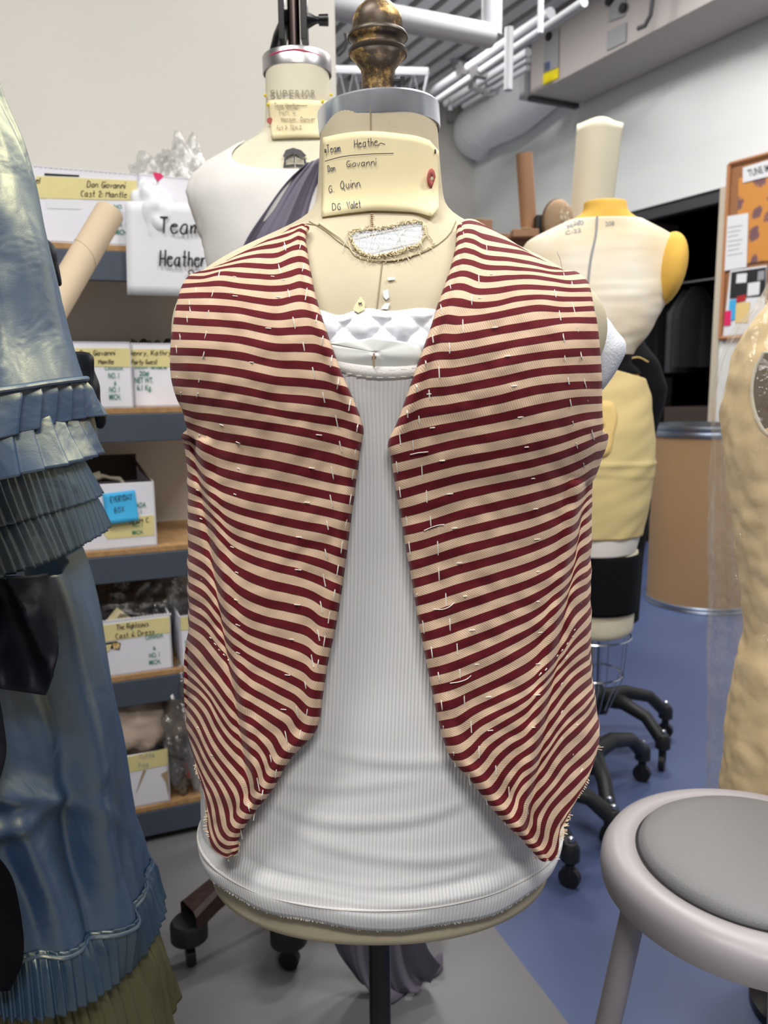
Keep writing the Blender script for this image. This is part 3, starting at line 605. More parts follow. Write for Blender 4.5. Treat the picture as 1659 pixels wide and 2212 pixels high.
# cluttered brown things behind on level 2
P = []
a0, a1 = sx_of(283, 735, .18), sx_of(420, 735, .18)
for i in range(9):
    r_ = []
    for j in range(40):
        q = i/8*math.pi; u = j/39; rr = .045+.02*noise.noise(Vector((u*9, i*.7, 1))); r_.append(sp(a0+(a1-a0)*u, .17-rr*math.cos(q)*.8, LV[1]+.12+rr*1.25*math.sin(q)))
    P.append(r_)
o = grid('rolled_textile', P, M['carton_dark']); tag(o, 'dark brown rolled textile lying in the NET WT. carton', 'textile'); recenter(o, tuple(sp(a0, .17, LV[1]+.1)))
# level 3: everyday box, with raised dark flaps and a white carrier
t, f_, a0, a1, z, zt = carton(160, 332, 1040, 2, .02, 'open white carton with a blue note reading EVERYDAY BOX', dep=.32, lid=False)
q = bx(a0, a1-.02, .25, .254, zt-.02, zt+.055); MB().hexa(q).build('flap', M['carton_dark'], t, smooth=False)
p = [sp(a1-.002, .02, zt-.002), sp(a1-.002, .33, zt-.002), sp(a1-.03, .25, zt+.055), sp(a1-.035, .20, zt+.057)]; MB().hexa(p+[x-SU*.004 for x in p]).build('flap', M['carton_dark'], t, smooth=False)
g = ssurf(.018)
tp = fpan('tape_label', [(205, 1126), (333, 1112), (334, 1156), (232, 1165)], M['tape'], t, .02)
mb = hand('TEAM C.', (278, 1133), (326, 1127), 10, ssurf(.0175), .0009); mb.build('handwriting', M['marker'], tp, smooth=False)
mb = printed('CANADA', (274, 1099), (316, 1095), 11, g); printed('NO. 1', (282, 1112), (306, 1110), 9, g, mb); printed('NO. 1', (286, 1139), (308, 1137), 8, ssurf(.0178), mb); printed('MICH.', (286, 1155), (310, 1153), 9, ssurf(.0178), mb); mb.build('green_print', M['green'], t, smooth=False)
fpan('hand_hole', [(200, 1101), (221, 1098), (219, 1115), (212, 1118)], M['gap'], t, .0192)
fpan('seal_strip', [(183, 1050), (215, 1048), (215, 1056), (185, 1058)], M['steel2'], t, .0192)
# blue sticky note
fa, fb = ssurf(.012), ssurf(.004)
P = []
for i in range(8):
    v = i/7; r_ = []
    for j in range(8):
        u = j/7; x = 221+70*u+9*v; y = 1067-9*u+66*v; off = .0155-.012*v**2; r_.append(ssurf(off)(x, y))
    P.append(r_)
o = grid('sticky_note', P, M['bluenote'], thick=.0003); tag(o, 'bright blue sticky note lettered EVERYDAY BOX on the open carton', 'sticky note')
g2 = lambda x, y: ssurf(.0155-.012*max(0, (y-1067)/66)**2-.0006)(x, y)
mb = hand('EVERYDAY', (239, 1086), (287, 1079), 13, g2, .0008); hand('BOX', (248, 1109), (271, 1105), 12, g2, .0008, mb); mb.build('handwriting', M['marker'], o, smooth=False)
A = [ssurf(.10)(x, y) for x, y in ((165, 1044), (185, 1036), (218, 1026))]; B = [ssurf(.10)(x, y) for x, y in ((218, 1027), (238, 1032), (258, 1034), (266, 1044), (266, 1062))]
t = thing('carrier_handle', A[1], 'cream plastic carrier handle sticking out of the blue-noted carton', 'handle'); MB().tube(A, .011, 12).build('grip', M['linen_light'], t); MB().tube(B, [.005, .004, .006, .006, .006], 8).build('strap', M['linen_light'], t)
# level 4
t, f_, a0, a1, z, zt = carton(172, 367, 1327, 3, .012, 'open white carton with a taped front, heaped with dark clear bags', dep=.36)
tp = fpan('tape_label', [(185, 1356), (366, 1332), (367, 1366), (188, 1392)], M['tape'], t, .012); g = ssurf(.0105)
mb = hand('te', (190, 1373), (207, 1368), 9, g, .0009); hand('The Righteous', (252, 1361), (322, 1352), 11, g, .0009, mb); hand('Cast 6: Dress', (250, 1380), (335, 1369), 11, g, .0009, mb); mb.build('handwriting', M['marker'], tp, smooth=False)
mb = printed('CANADA', (315, 1382), (353, 1376), 9, g); printed('&', (331, 1404), (337, 1403), 8, g, mb); printed('NO. 1', (323, 1421), (345, 1418), 10, g, mb); printed('MICH.', (323, 1436), (348, 1433), 10, g, mb); mb.build('green_print', M['green'], t, smooth=False)
ho = fpan('hand_hole', [(195, 1394), (252, 1385), (261, 1390), (258, 1404), (200, 1413)], M['gap'], t, .0114)
fpan('yellow_contents', [(208, 1397), (242, 1391), (236, 1407), (206, 1411)], M['tape'], t, .0108); fpan('orange_contents', [(243, 1389), (256, 1388), (259, 1394), (254, 1403), (246, 1404)], M['orange'], t, .0108)
t, *_ = carton(386, 520, 1318, 3, .012, 'white carton at the right end of the fourth shelf', dep=.36); g = ssurf(.0105)
fpan('tape_label', [(390, 1333), (470, 1324), (470, 1352), (391, 1362)], M['tape'], t, .012)
mb = printed('NO. 1', (401, 1394), (425, 1391), 11, g); printed('&', (408, 1408), (414, 1407), 8, g, mb); mb.build('green_print', M['green'], t, smooth=False)
# level 5
t, f_, a0, a1, z, zt = carton(235, 362, 1618, 4, .012, 'low worn carton with torn face on the bottom shelf', dep=.36, lid=False)
fpan('tape_label', [(250, 1640), (362, 1616), (363, 1652), (252, 1674)], M['tape'], t, .012); g = ssurf(.0105)
mb = hand('Tuttle', (302, 1640), (336, 1634), 9, g, .0007); hand('Pag', (300, 1658), (322, 1654), 9, g, .0007, mb); mb.build('handwriting', M['greylabel'], t, smooth=False)
fpan('torn_patch', [(309, 1664), (316, 1663), (300, 1700), (293, 1716)], M['carton_in'], t, .0114); fpan('torn_patch', [(348, 1672), (363, 1664), (364, 1720), (358, 1690)], M['carton_in'], t, .0114)
t, *_ = carton(415, 520, 1620, 4, .03, 'cream carton at the right end of the bottom shelf', dep=.3)
# crumpled bags
def blob(name, c, r, m, label, cat, seed, amp=.25, fr=3, hollow=False, group=None, zmin=None, nth=56):
    P = []
    for i in range(nth//2+1):
        ph = i/(nth//2)*math.pi; r_ = []
        for j in range(nth):
            th = 2*math.pi*j/nth; d = Vector((math.sin(ph)*math.cos(th), math.sin(ph)*math.sin(th), math.cos(ph)))
            k = 1+amp*(abs(noise.noise(d*fr+Vector((seed, 0, 0))))*2-.5)+amp*.5*abs(noise.noise(d*fr*2.7+Vector((0, seed, 0))))
            q = SU*(d.x*r[0]*k)+SN*(d.y*r[1]*k)+Z3*(d.z*r[2]*k); q = c+q
            if zmin is not None: q[2] = max(q[2], zmin)
            r_.append(q)
        P.append(r_)
    o = grid(name, P, m, closed=True); recenter(o, tuple(c)); return tag(o, label, cat, group)
a_ = sx_of(345, 375, .16); blob('crumpled_film', sp(a_, .20, 1.585+.17), (.075, .08, .085), M['film2'], 'crumpled clear plastic peak standing behind the pink clip', 'plastic film', 3, .3, 2.6, zmin=1.586)
a_ = sx_of(405, 350, .12); blob('crumpled_film', sp(a_, .16, 1.585+.16), (.08, .08, .13), M['film2'], 'crumpled clear plastic beside the shoulder of the white form', 'plastic film', 9, .3, 2.4, zmin=1.586)
a_ = sx_of(318, 400, .12); blob('silver_bag', sp(a_, .2, 1.585+.07), (.05, .06, .10), M['filmdark'], 'dark plastic bag between the two top shelf cartons', 'plastic bag', 5, .4, 3, zmin=1.586)
a_ = sx_of(325, 430, .02); blob('white_bag', sp(a_, .03, 1.585+.075), (.06, .05, .085), M['paper'], 'small white bag bulging in front of the plain top carton', 'bag', 7, .15, 2, zmin=1.586)
c_ = sx_of(255, 1320, .2); blob('clear_bag', sp(c_, .2, LV[3]+.135), (.13, .14, .085), M['filmdark'], 'crumpled clear bag heaped behind the blank cream card', 'plastic bag', 11, .4, 3.4)
c_ = sx_of(330, 1310, .2); blob('clear_bag', sp(c_, .22, LV[3]+.13), (.11, .13, .09), M['filmdark'], 'smooth dark bag lying next to the crumpled bag and cream card', 'plastic bag', 12, .25, 2.4)
o = fpan('card', [(228, 1342), (252, 1312), (282, 1334), (276, 1348)], M['card'], None, .05, .002); tag(o, 'blank cream card poking up from the bag-heaped carton', 'card')
c_ = sx_of(280, 1575, .14); blob('beige_bag', sp(c_, .17, LV[4]+.21), (.17, .15, .125), M['beigebag'], 'beige plastic bag bulging out of the torn carton', 'plastic bag', 21, .16, 2.2)
c_ = sx_of(408, 1600, .03); blob('clear_bag', sp(c_, .08, LV[4]+.19), (.075, .1, .18), M['filmdark'], 'tall clear bag of dark goods right of the beige bag', 'plastic bag', 31, .3, 3.2, zmin=LV[4]+.001)
o = fpan('red_tag', [(399, 1648), (404, 1645), (411, 1680), (406, 1678)], M['red'], None, -.012, .001); tag(o, 'narrow red tag hanging on the dark clear bag', 'tag')
# pink clip on a white stick
A = ssurf(.01)(342, 440); B = ssurf(.01)(340, 388); t = thing('paint_stick', A, 'white stick with a hot pink tip on the top shelf', 'stick'); MB().tube([A-Z3*.0, B], .004, 8).build('stick', M['paper'], t)
P = [ssurf(.0)(x, y) for x, y in ((331, 372), (346, 374), (354, 381), (342, 391), (336, 384))]; mb = MB(); mb.add(P+[p+SN*.012 for p in P], [(0, 1, 2, 3, 4), (9, 8, 7, 6, 5)]+[(i, i+5, (i+1) % 5+5, (i+1) % 5) for i in range(5)]); mb.build('tip', M['pink'], t, smooth=False)
# paper sign on the shelf
P = []
for i in range(10):
    v = i/9; P.append([ssurf(-.012-.004*math.sin(u*5+v*2))(270+5*v+(166+22*v)*u, 434+203*v+5*u) for u in np.linspace(0, 1, 12)])
o = grid('paper_sign', P, M['paper'], thick=.0004); tag(o, 'white paper sign with big black handwriting taped to the shelf edge', 'sign'); g = ssurf(-.018)
mb = hand('Team', (345, 503), (436, 506), 34, g, .0022, slant=.0); hand('Heather', (346, 574), (448, 577), 34, g, .0022, mb, slant=.0)
mb.build('handwriting', M['marker'], o, smooth=False)
c = ssurf(-.02)(413, 589); mb = MB(); mb.tube([c+SU*.006*math.cos(q)+Z3*.006*math.sin(q) for q in np.linspace(0, 2*math.pi, 13)], .002, 6); mb.build('eyelet', M['brass'], o)
# long cardboard tube leaning in front of the shelves
A = at(236, 460, 1.72); B = at(95, 700, 1.55); dv = (B-A)/np.linalg.norm(B-A); C2 = A+dv*((A[2]-.0)/-dv[2])
t = thing('cardboard_tube', C2, 'long tan cardboard tube leaning up in front of the top shelf', 'cardboard tube'); v0 = Vector(dv); 
mb = MB(); mb.tube([A, A+dv*2.0 if A[2]+dv[2]*2 > .05 else C2], .029, 28, cap=False); mb.build('tube', M['tube'], t)
MB().tube([A+dv*.002, A+dv*.05], .0265, 24).build('hollow_end', M['carton_dark'], t)
mb = MB()
for k in (.09, .33, .57): 
    c = A+dv*k; s_ = np.cross(dv, [0, 0, 1]); s_ /= np.linalg.norm(s_); w_ = np.cross(s_, dv); mb.tube([c+(s_*math.cos(q)+w_*math.sin(q))*.0292+dv*.012*q for q in np.linspace(0, 2*math.pi, 30)], .0005, 4)
mb.build('spiral_seam', M['carton_in'], t)
# ================================================================ main dress form
MY = .87
rows = [(250, 693, 944, .064, .0), (262, 693, 944, .064, .0), (300, 692, 946, .065, .0), (380, 688, 952, .067, .0), (440, 684, 958, .069, .0), (468, 676, 966, .072, .0), (482, 655, 990, .075, 0), (500, 612, 1032, .079, 0), (530, 535, 1100, .086, .005), (560, 475, 1160, .095, .008), (590, 430, 1218, .104, .01), (620, 399, 1262, .112, .012), (660, 377, 1300, .122, .014), (700, 370, 1312, .129, .015), (745, 372, 1308, .134, .017), (790, 388, 1290, .136, .018), (840, 412, 1262, .136, .018), (900, 432, 1246, .134, .016), (1000, 442, 1238, .132, .012), (1150, 448, 1230, .13, .008), (1300, 446, 1226, .133, .005), (1500, 442, 1216, .142, .002), (1700, 446, 1200, .150, 0), (1800, 452, 1190, .152, 0), (1848, 458, 1183, .153, 0)]
body = Body(rows, MY, 2.15, sm_=4)
ax0 = at(830, 2100, MY); form = thing('dress_form', (0, MY, 0), 'linen covered male dress form wearing the striped waistcoat, on a black pole', 'dress form')
to_ = body.mesh('torso', M['linen'], form, nz=150, nt=128, cap=True)
for v_ in to_.data.vertices:
    k_ = max(0, min(1, (v_.co.z-1.52)/.03)); v_.co.z += k_*((v_.co.x+.006)*.056-.004)
def bs(off): return lambda x, y: body.hit(x, y, off, .5, 1.1, 420)
# seams
def seam(pts, par, off=.0006, r=.0006, m='seam', n=30, nm='seam'):
    P = [bs(off)(*q) for q in crv(pts, n)]; return MB().tube(P, r, 5).build(nm, M[m], par)
seam([(800, 232), (801, 300), (803, 470), (806, 500)], form); seam([(826, 565), (822, 600), (814, 668)], form)
seam([(668, 478), (700, 497), (740, 528), (790, 552), (840, 565), (885, 556), (930, 538), (975, 500), (985, 478)], form, nm='collar_seam')
seam([(640, 488), (660, 484), (690, 487)], form, nm='shoulder_seam')
mb = MB()
for q in range(12):
    y = 462+q*4.2; a = bs(.0018)(800+rng.uniform(-1, 1), y); b_ = bs(.0018)(806+rng.uniform(-2, 2), y+1.5); mb.tube([a, b_], .0005, 4)
mb.build('hand_stitches', M['carton_in'], form)
# hole worn through the linen showing white padding
hole = [(755, 502), (790, 494), (840, 490), (880, 480), (915, 484), (918, 500), (908, 525), (880, 535), (850, 545), (818, 552), (785, 548), (765, 530)]
def poly(name, pts, off, m, par, n=5, relief=None):
    c = np.mean(pts, 0); P = []
    ring = crv(list(pts)+[pts[0]], 40)
    for k in np.linspace(0, 1, n):
        P.append([bs(off-.003*(1-k) if relief is None else off)(*(c+(q-c)*max(k, .02))) for q in ring])
    return grid(name, P, m, par)
hp = poly('padding', hole, .0016, M['hole'], form, relief=1)
mb = MB()
for q in range(20):
    x0, y0 = 760+q*8, 492+rng.uniform(-6, 8); x1 = x0+rng.uniform(-30, 30); P = [bs(.003)(x0+(x1-x0)*k, y0+44*k-5*math.sin(k*3)) for k in np.linspace(0, 1, 6)]; mb.tube(P, .0003, 4)
for q in range(9):
    y0 = 496+q*6; P = [bs(.003)(765+145*k, y0+8*math.sin(k*4+q)-8*k) for k in np.linspace(0, 1, 9)]; mb.tube(P, .00022, 4)
mb.build('loose_threads', M['cotton'], form)
mb = MB(); ring = crv(hole+[hole[0]], 110)
for k in range(2):
    P = [bs(.0028+.0012*k)(q[0]+rng.uniform(-4, 4), q[1]+rng.uniform(-4, 4)) for q in ring]; mb.tube(P, [.0005+.0013*abs(noise.noise(Vector((i*.45, k, 0)))) for i in range(110)], 6)
for q in ring:
    for _ in range(2):
        d = rng.uniform(-7, 7, 2); a = bs(.003)(*q); b_ = bs(.006)(*(q+d)); mb.tube([a, b_], .0003, 3)
edge2 = crv([(690, 482), (715, 500), (742, 520), (758, 540)], 20); mb.tube([bs(.003)(*q) for q in edge2], [.0013-.00006*i for i in range(20)], 6)
for q in crv([(920, 510), (935, 522), (905, 545), (860, 560), (800, 560), (765, 548)], 46):
    d = rng.uniform(-7, 7, 2); mb.tube([bs(.002)(*q), bs(.004)(*(q+d))], .0004, 3)
mb.tube([bs(.0025)(*q) for q in crv([(925, 505), (937, 524), (905, 545), (860, 560), (800, 560), (762, 545), (752, 520)], 40)], .0006, 5)
mb.build('frayed_edge', M['thread_linen'], form)
# stray scraps stuck on the linen
mb = MB()
for pts in ([(836, 600), (852, 598), (853, 604), (838, 606)], [(827, 628), (838, 625), (841, 642), (834, 648), (828, 640)], [(830, 656), (842, 654), (838, 668), (822, 668)]):
    P = [bs(.0016)(*p) for p in pts]; Q = [p+np.array([0, -.0006, 0]) for p in P]; n = len(P); mb.add(P+Q, [tuple(range(n)), tuple(range(2*n-1, n-1, -1))]+[(i, (i+1) % n, (i+1) % n+n, i+n) for i in range(n)])
mb.build('paper_scraps', M['paper'], form, smooth=False)
P = [bs(.0035)(*p) for p in ((762, 668), (772, 650), (779, 640), (788, 652), (788, 668), (774, 676))]; Q = [p+np.array([0, -.0006, 0]) for p in P]; lb_ = MB().add(P+Q, [tuple(range(6)), tuple(range(11, 5, -1))]+[(i, (i+1) % 6, (i+1) % 6+6, i+6) for i in range(6)]).build('paper_label', M['card'], form, smooth=False)
printed('M.', (775, 659), (784, 658), 6, bs(.0045)).build('lettering', M['marker'], lb_, smooth=False)
# tilted metal neck cap
zc = at(820, 228, MY-.065); cc = np.array([at(819, 228, MY)[0], MY, at(819, 262, MY)[2]])
tl = Matrix.Rotation(math.radians(-3.2), 3, 'Y'); a_cap = .0612
cc = np.array([(at(693, 250, MY)[0]+at(944, 240, MY)[0])/2, MY, at(819, 251, MY)[2]-.0045])
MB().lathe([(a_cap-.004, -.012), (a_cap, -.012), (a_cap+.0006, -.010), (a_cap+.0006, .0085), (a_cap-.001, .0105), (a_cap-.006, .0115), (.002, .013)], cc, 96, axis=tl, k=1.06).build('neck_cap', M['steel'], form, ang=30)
MB().lathe([(a_cap-.0015, -.0145), (a_cap-.0025, -.011)], cc, 64, axis=tl, k=1.06).build('cap_shadow_gap', M['gap'], form)
# brass acorn finial
s_ = MY/1740.*1.03; fx = at(817, 190, MY)[0]
def zz(py): return at(817, 19+py*.965, MY)[2]
prof = [(33, 196), (32, 180), (32, 150), (34, 136), (40, 126), (48, 114), (52, 108), (55, 106), (57, 101), (57, 97), (54, 93), (50, 90), (49, 82), (50, 76), (54, 71), (57, 67), (57, 62), (54, 57), (50, 54), (50, 48), (49.5, 34), (47, 18), (40, 3), (28, -11), (14, -18), (.5, -20)]
pf = [(r*s_, zz(py)) for r, py in prof]; d_ = []
mb = MB(); mb.lathe(pf, (fx, MY, 0), 64); mb.build('finial', M['brass'], form, ang=35)
mb = MB()
for r1, r2 in ((7, 10), (15, 18)):
    rr = [(p[0]+.0006, p[1]) for p in pf[r1:r2+1]]; mb.lathe(rr, (fx, MY, 0), 64)
mb.build('finial_ring', M['castbrown'], form)
b0 = at(858, 177, MY-.004); MB().tube([b0-np.array([.01, 0, 0]), b0+np.array([.004, 0, 0])], .003, 8).tube([b0+np.array([.003, 0, 0]), b0+np.array([.0075, 0, 0])], .0048, 6).build('set_screw', M['castblack'], form)
MB().tube([(fx, MY, cc[2]), (fx, MY, zz(192))], .012, 16).build('neck_rod', M['rod'], form)
# pole and stand
px_ = at(820, 2100, MY)[0]
zb = body.z[0]; MB().tube([(px_, MY, zb+.0), (px_, MY, .12)], .0132, 28).build('pole', M['black'], form)
MB().lathe([(.05, zb-.006), (.05, zb+.002)], (px_, MY, 0), 32).build('pole_collar', M['black'], form)
def caster(p, rad, par, m1='blackm', rz=0, fork='castblack'):
    c = np.array(p); ax = np.array([math.cos(rz), math.sin(rz), 0]); 
    w_ = MB().tube([c-ax*.009+Z3*rad, c+ax*.009+Z3*rad], rad, 20).build('wheel', M[m1], par)
    MB().tube([c+Z3*(rad*1.2), c+Z3*(rad*2.4)], rad*.45, 10).build('fork', M[fork], w_)
    return w_
MB().lathe([(.02, .16), (.045, .15), (.05, .12), (.045, .10), (.02, .095)], (px_, MY, 0), 32).build('hub', M['castblack'], form)
for k in range(4):
    a = math.radians(45+90*k); d = np.array([math.cos(a), math.sin(a), 0]); c = np.array([px_, MY, 0])
    lg = MB().tube([c+Z3*.13, c+d*.08+Z3*.13, c+d*.2+Z3*.09, c+d*.25+Z3*.075], [.018, .016, .014, .016], 10).build('leg', M['castblack'], form); caster(c+d*.25, .024, form, rz=a)
# ---- manila tag round the neck
tb = Body([(150, 692, 945, .067), (232, 690, 947, .067), (300, 689, 949, .068), (380, 686, 955, .07), (480, 684, 960, .072), (560, 684, 960, .072)], MY, 2.0)
def ts(off): return lambda x, y: body.hit(x, y, off+.001, .6, 1.0, 300)
top = crv([(697, 297), (740, 288), (800, 283), (860, 288), (905, 295), (928, 303)], 30); bot = crv([(694, 468), (760, 459), (800, 455), (860, 456), (900, 459), (932, 467)], 30)
P = []
for v in np.linspace(0, 1, 12): P.append([ts(.0022+.004*max(0, (u-.8)/.2)**2)(*(top[i]*(1-v)+bot[i]*v)) for i, u in enumerate(np.linspace(0, 1, 30))])
R2 = []
for v in np.linspace(0, 1, 12):
    r_ = []
    for u in np.linspace(0, 1, 6):
        y0 = 303+(326-303)*u; y1 = 467-(467-449)*u; r_.append(ts(.0062+.003*u)(928+4*v*(1-u)+(20-4*0)*u, y0+(y1-y0)*v))
    R2.append(r_)
P = [list(a)+list(b2[1:]) for a, b2 in zip(P, R2)]
card = grid('shipping_tag', P, M['card'], thick=.0004, flip=False); tag(card, 'manila shipping tag with four lines of pen writing round the linen neck', 'tag')
def cs(x, y): return ts(.0026+.004*max(0, (x-882)/47)**2 if x < 928 else .0072)(x, y)
mb = hand('Team', (706, 331), (737, 327), 17, cs, .00036); hand('Heathe', (766, 319), (818, 314), 17, cs, .00036, mb); hand('Don', (709, 371), (726, 368), 13, cs, .00036, mb); hand('Giovanni', (748, 361), (815, 356), 14, cs, .00036, mb)
hand('G.', (710, 416), (725, 414), 15, cs, .00036, mb); hand('Quinn', (735, 408), (781, 403), 17, cs, .00036, mb); hand('DG', (718, 454), (738, 452), 14, cs, .00036, mb); hand('Valet', (750, 451), (781, 447), 15, cs, .00036, mb)
for pts in ([(702, 349), (735, 340), (790, 334), (850, 332)], [(816, 316), (822, 310), (832, 313)]): 
    Q = [cs(*q)+np.array([0, -.0009, 0]) for q in crv(pts, 16)]; ribbon(mb, Q, .00036)
mb.build('handwriting', M['ink'], card, smooth=False)
cR = cs(932, 386); vx = cs(942, 386)-cR; vx /= np.linalg.norm(vx); vn = np.cross(vx, Z3)
mb = MB(); P = []
for r_ in (.0019, .0088): P.append([cR+vx*(.72*r_)*math.cos(q)+Z3*r_*1.02*math.sin(q)-np.array([0, .0012, 0])+np.array([0,0,0]) for q in np.linspace(0, 2*math.pi, 32, endpoint=False)])
o = grid('reinforcement', P, M['reinf'], card, closed=True, thick=.0004)
MB().tube([cR-np.array([0, .0013, 0]), cR-np.array([0, .001, 0])], .0018, 20).build('eyelet_hole', M['linen_light'], card)
mb = MB()
for p in ((703, 328), (940, 329)): c = cs(*p); mb.tube([c+np.array([0, -.001, .002]), c+np.array([0, -.0025, -.001])], .0009, 6)
mb.build('pin', M['castblack'], card)
# ---- quilted satin pad
def qpad(x0, x1, ytop, ybot, off, nx=70, ny=44):
    P = []
    for j in range(ny):
        v = j/(ny-1); r_ = []
        for i in range(nx):
            u = i/(nx-1); x = x0+(x1-x0)*u; yt = ytop(x); y = yt+(ybot-yt)*v
            a = (x-700)/84; b_ = (y-668)/76; d = abs(math.sin(math.pi*(a+b_)))*abs(math.sin(math.pi*(a-b_))); d = d**.6
            wv = .0012*noise.noise(Vector((x*.05, y*.05, 2)))
            e = min(1, v*9)*min(1, max(0, (1-v)*5)+.12)
            r_.append(body.hit(x, y, off*e+.0005+.0062*d*e+wv*e, .55, 1.0, 900))
        P.append(r_)
    return P
o = grid('quilted_pad', qpad(665, 965, lambda x: 668+10*math.exp(-((x-735)/30)**2)-3*math.sin(x*.05), 806, .0018, 90, 56), M['satin'], thick=.001); tag(o, 'white quilted satin pad across the chest under the tank top', 'quilted pad')
pts = [(708, 742), (740, 736), (775, 735), (805, 729), (838, 733), (870, 738), (905, 748), (912, 780), (900, 800), (820, 812), (740, 808), (712, 775)]
P = []; c = np.mean(pts, 0); ring = crv(pts+[pts[0]], 60)
for k in np.linspace(.02, 1, 8): P.append([body.hit(*(c+(q-c)*k), (.0105+.0005*math.sin(6.28*i/60*5)*k)*(1 if (c+(q-c)*k)[1] < 770 else max(.55, 1-((c+(q-c)*k)[1]-770)/70)), .55, 1., 260) for i, q in enumerate(ring)])
o = grid('organza_patch', P, M['organza'], thick=.0005); tag(o, 'sheer off-white organza piece tucked over the quilted pad', 'organza')
g_ = body.hit(808, 778, .0115, .55, 1., 260); MB().tube([g_+Z3*.006, g_-Z3*.006], .0009, 6).tube([g_+Z3*.003+rt*.002, g_+Z3*.003-rt*.002], .0006, 4).build('gathered_stitch', M['carton_in'], o)
# felt shoulder pad sticking out at the armhole on the right
pts = [(1285, 676), (1310, 685), (1330, 712), (1352, 742), (1352, 758), (1338, 790), (1318, 822), (1296, 846), (1255, 820), (1245, 740)]
c = np.mean(pts, 0); ring = crv(pts+[pts[0]], 48); P = []
for k in np.linspace(0.02, 1, 7): P.append([at(*(c+(q-c)*k), MY+.02-.014*math.sqrt(1-k*k)) for q in ring])
for k in np.linspace(1, .02, 7)[1:]: P.append([at(*(c+(q-c)*k), MY+.02+.014*math.sqrt(1-k*k)) for q in ring])
o = grid('felt_pad', P, M['felt'], closed=False); tag(o, 'white felt shoulder pad poking out from the armhole', 'shoulder pad')
# ---- ribbed tank top
z0t = body.hit(812, 806, .005, .5, 1.1, 400)[2]; zh = body.z[0]+.026
def ztop(th):
    th = (th+math.pi) % (2*math.pi)-math.pi; x = .17*math.cos(th)
    cs_ = abs(math.cos(th)); arm = 1.39-.23*max(0, min(1, (cs_-.62)/.2))
    return min(z0t+(.05 if math.sin(th) < 0 else 0)+7.5*x*x+.05*max(0, abs(x)-.05), arm)
fold_l = [(.30, .760, .35, .055, .0035), (.0, .775, .55, .05, .003), (.35, .80, .7, .04, .0028), (-.1, .84, .6, .06, .003), (.2, .90, .5, .05, .0025), (-.3, .875, .4, .045, .0022)]
def tdisp(th, z, v):
    s = math.cos(th) if math.sin(th) > -.2 else 0; d = 0
    for (c, zc_, wd, cu, am) in fold_l:
        zz_ = zc_-.01+cu*1.2*(s-c)**2; g = math.exp(-((s-c)/wd)**2); t_ = (z-zz_)/.006; d += am*.36*g*(math.exp(-t_*t_)-.55*math.exp(-(t_+1.9)**2))
    d += .0016*noise.noise(Vector((s*4, z*14, 3)))
    if v > .93: d += .0035*math.sin((v-.93)/.07*math.pi)+.0012
    if .955 < v < .965: d -= .001
    return d+.002*max(0, (v-.8)/.2)+.0035*math.exp(-v/.04)
tank = thing('tank_top', (0, MY, 1.0), 'white ribbed tank top with curved neckline, worn under the striped fronts', 'tank top')
def zbot(th): return zh+.0035*math.sin(3*th+1)+.0015*math.sin(11*th)
body.garment('ribbed_body', M['rib'], tank, ztop, zbot, off=.0045, nz=150, nt=220, th0=-math.pi/2, th1=3*math.pi/2, disp=tdisp, thick=.0012)
th = np.linspace(math.radians(28), math.radians(152), 60); P = [body.pt(ztop(q), np.array(q), .0062) for q in th]
mb = MB(); up_ = np.array([0, 0, 1.])
rows_ = []
for k in np.linspace(0, 1, 7): rows_.append([body.pt(ztop(q)+.005-.011*k, np.array(q), .0078+.0022*math.sin(math.pi*k)) for q in th])
grid('neck_binding', rows_, M['cotton'], tank, thick=.0008)
mb = MB()
for k in (.25, .82):
    for i in range(0, 59):
        q = th[i]; mb.tube([body.pt(ztop(q)+.005-.011*k, np.array(q), .0102), body.pt(ztop(q)+.005-.011*k, np.array(q+.02), .0102)], .0003, 3)
mb.build('binding_stitches', M['thread'], tank)
# hem: rolled seam line and raw fuzzy edge
th = np.linspace(math.radians(-20), math.radians(200), 200)
MB().tube([body.pt(zh+.021+.002*math.sin(3*q), np.array(q), .0095+tdisp(q, zh+.02, .95)*.3) for q in th], .0013, 6).build('hem_seam', M['cotton'], tank)
mb = MB()
for q in np.linspace(math.radians(-10), math.radians(190), 420):
    a = body.pt(zbot(q)+.001, np.array(q), .0078); mb.tube([a, a+np.array([rng.uniform(-.001, .001), rng.uniform(-.001, 0), -.0018-rng.uniform(0, .0016)])], .0006, 3)
mb.build('raw_hem_fuzz', M['cotton'], tank)
# ================================================================ striped waistcoat
vrows = [(478, 640, 1005, .079, 0), (500, 600, 1045, .084, 0), (530, 525, 1112, .092, .006), (560, 462, 1172, .101, .01), (590, 415, 1226, .11, .013), (620, 388, 1270, .119, .016), (660, 366, 1305, .13, .018), (700, 358, 1318, .138, .02), (745, 356, 1322, .143, .022), (790, 360, 1320, .146, .022), (840, 372, 1318, .147, .022), (900, 392, 1310, .146, .02), (950, 408, 1302, .146, .018), (1000, 418, 1276, .145, .016), (1050, 418, 1266, .145, .015), (1150, 418, 1262, .146, .012), (1300, 418, 1262, .15, .01), (1400, 417, 1264, .154, .009), (1500, 415, 1276, .158, .008), (1600, 416, 1290, .162, .007), (1700, 418, 1290, .165, .006), (1900, 420, 1284, .168, .004), (2000, 420, 1284, .168, .004)]
vb = Body(vrows, MY, 2.3, sm_=4)
def C(o, s, pts): return [(o[0]+x*s, o[1]+y*s) for x, y in pts]
c1 = (360, 460); c2 = (360, 860); c3 = (360, 1260); c4 = (360, 1560); sL = 440/1659; sB = 360/1659
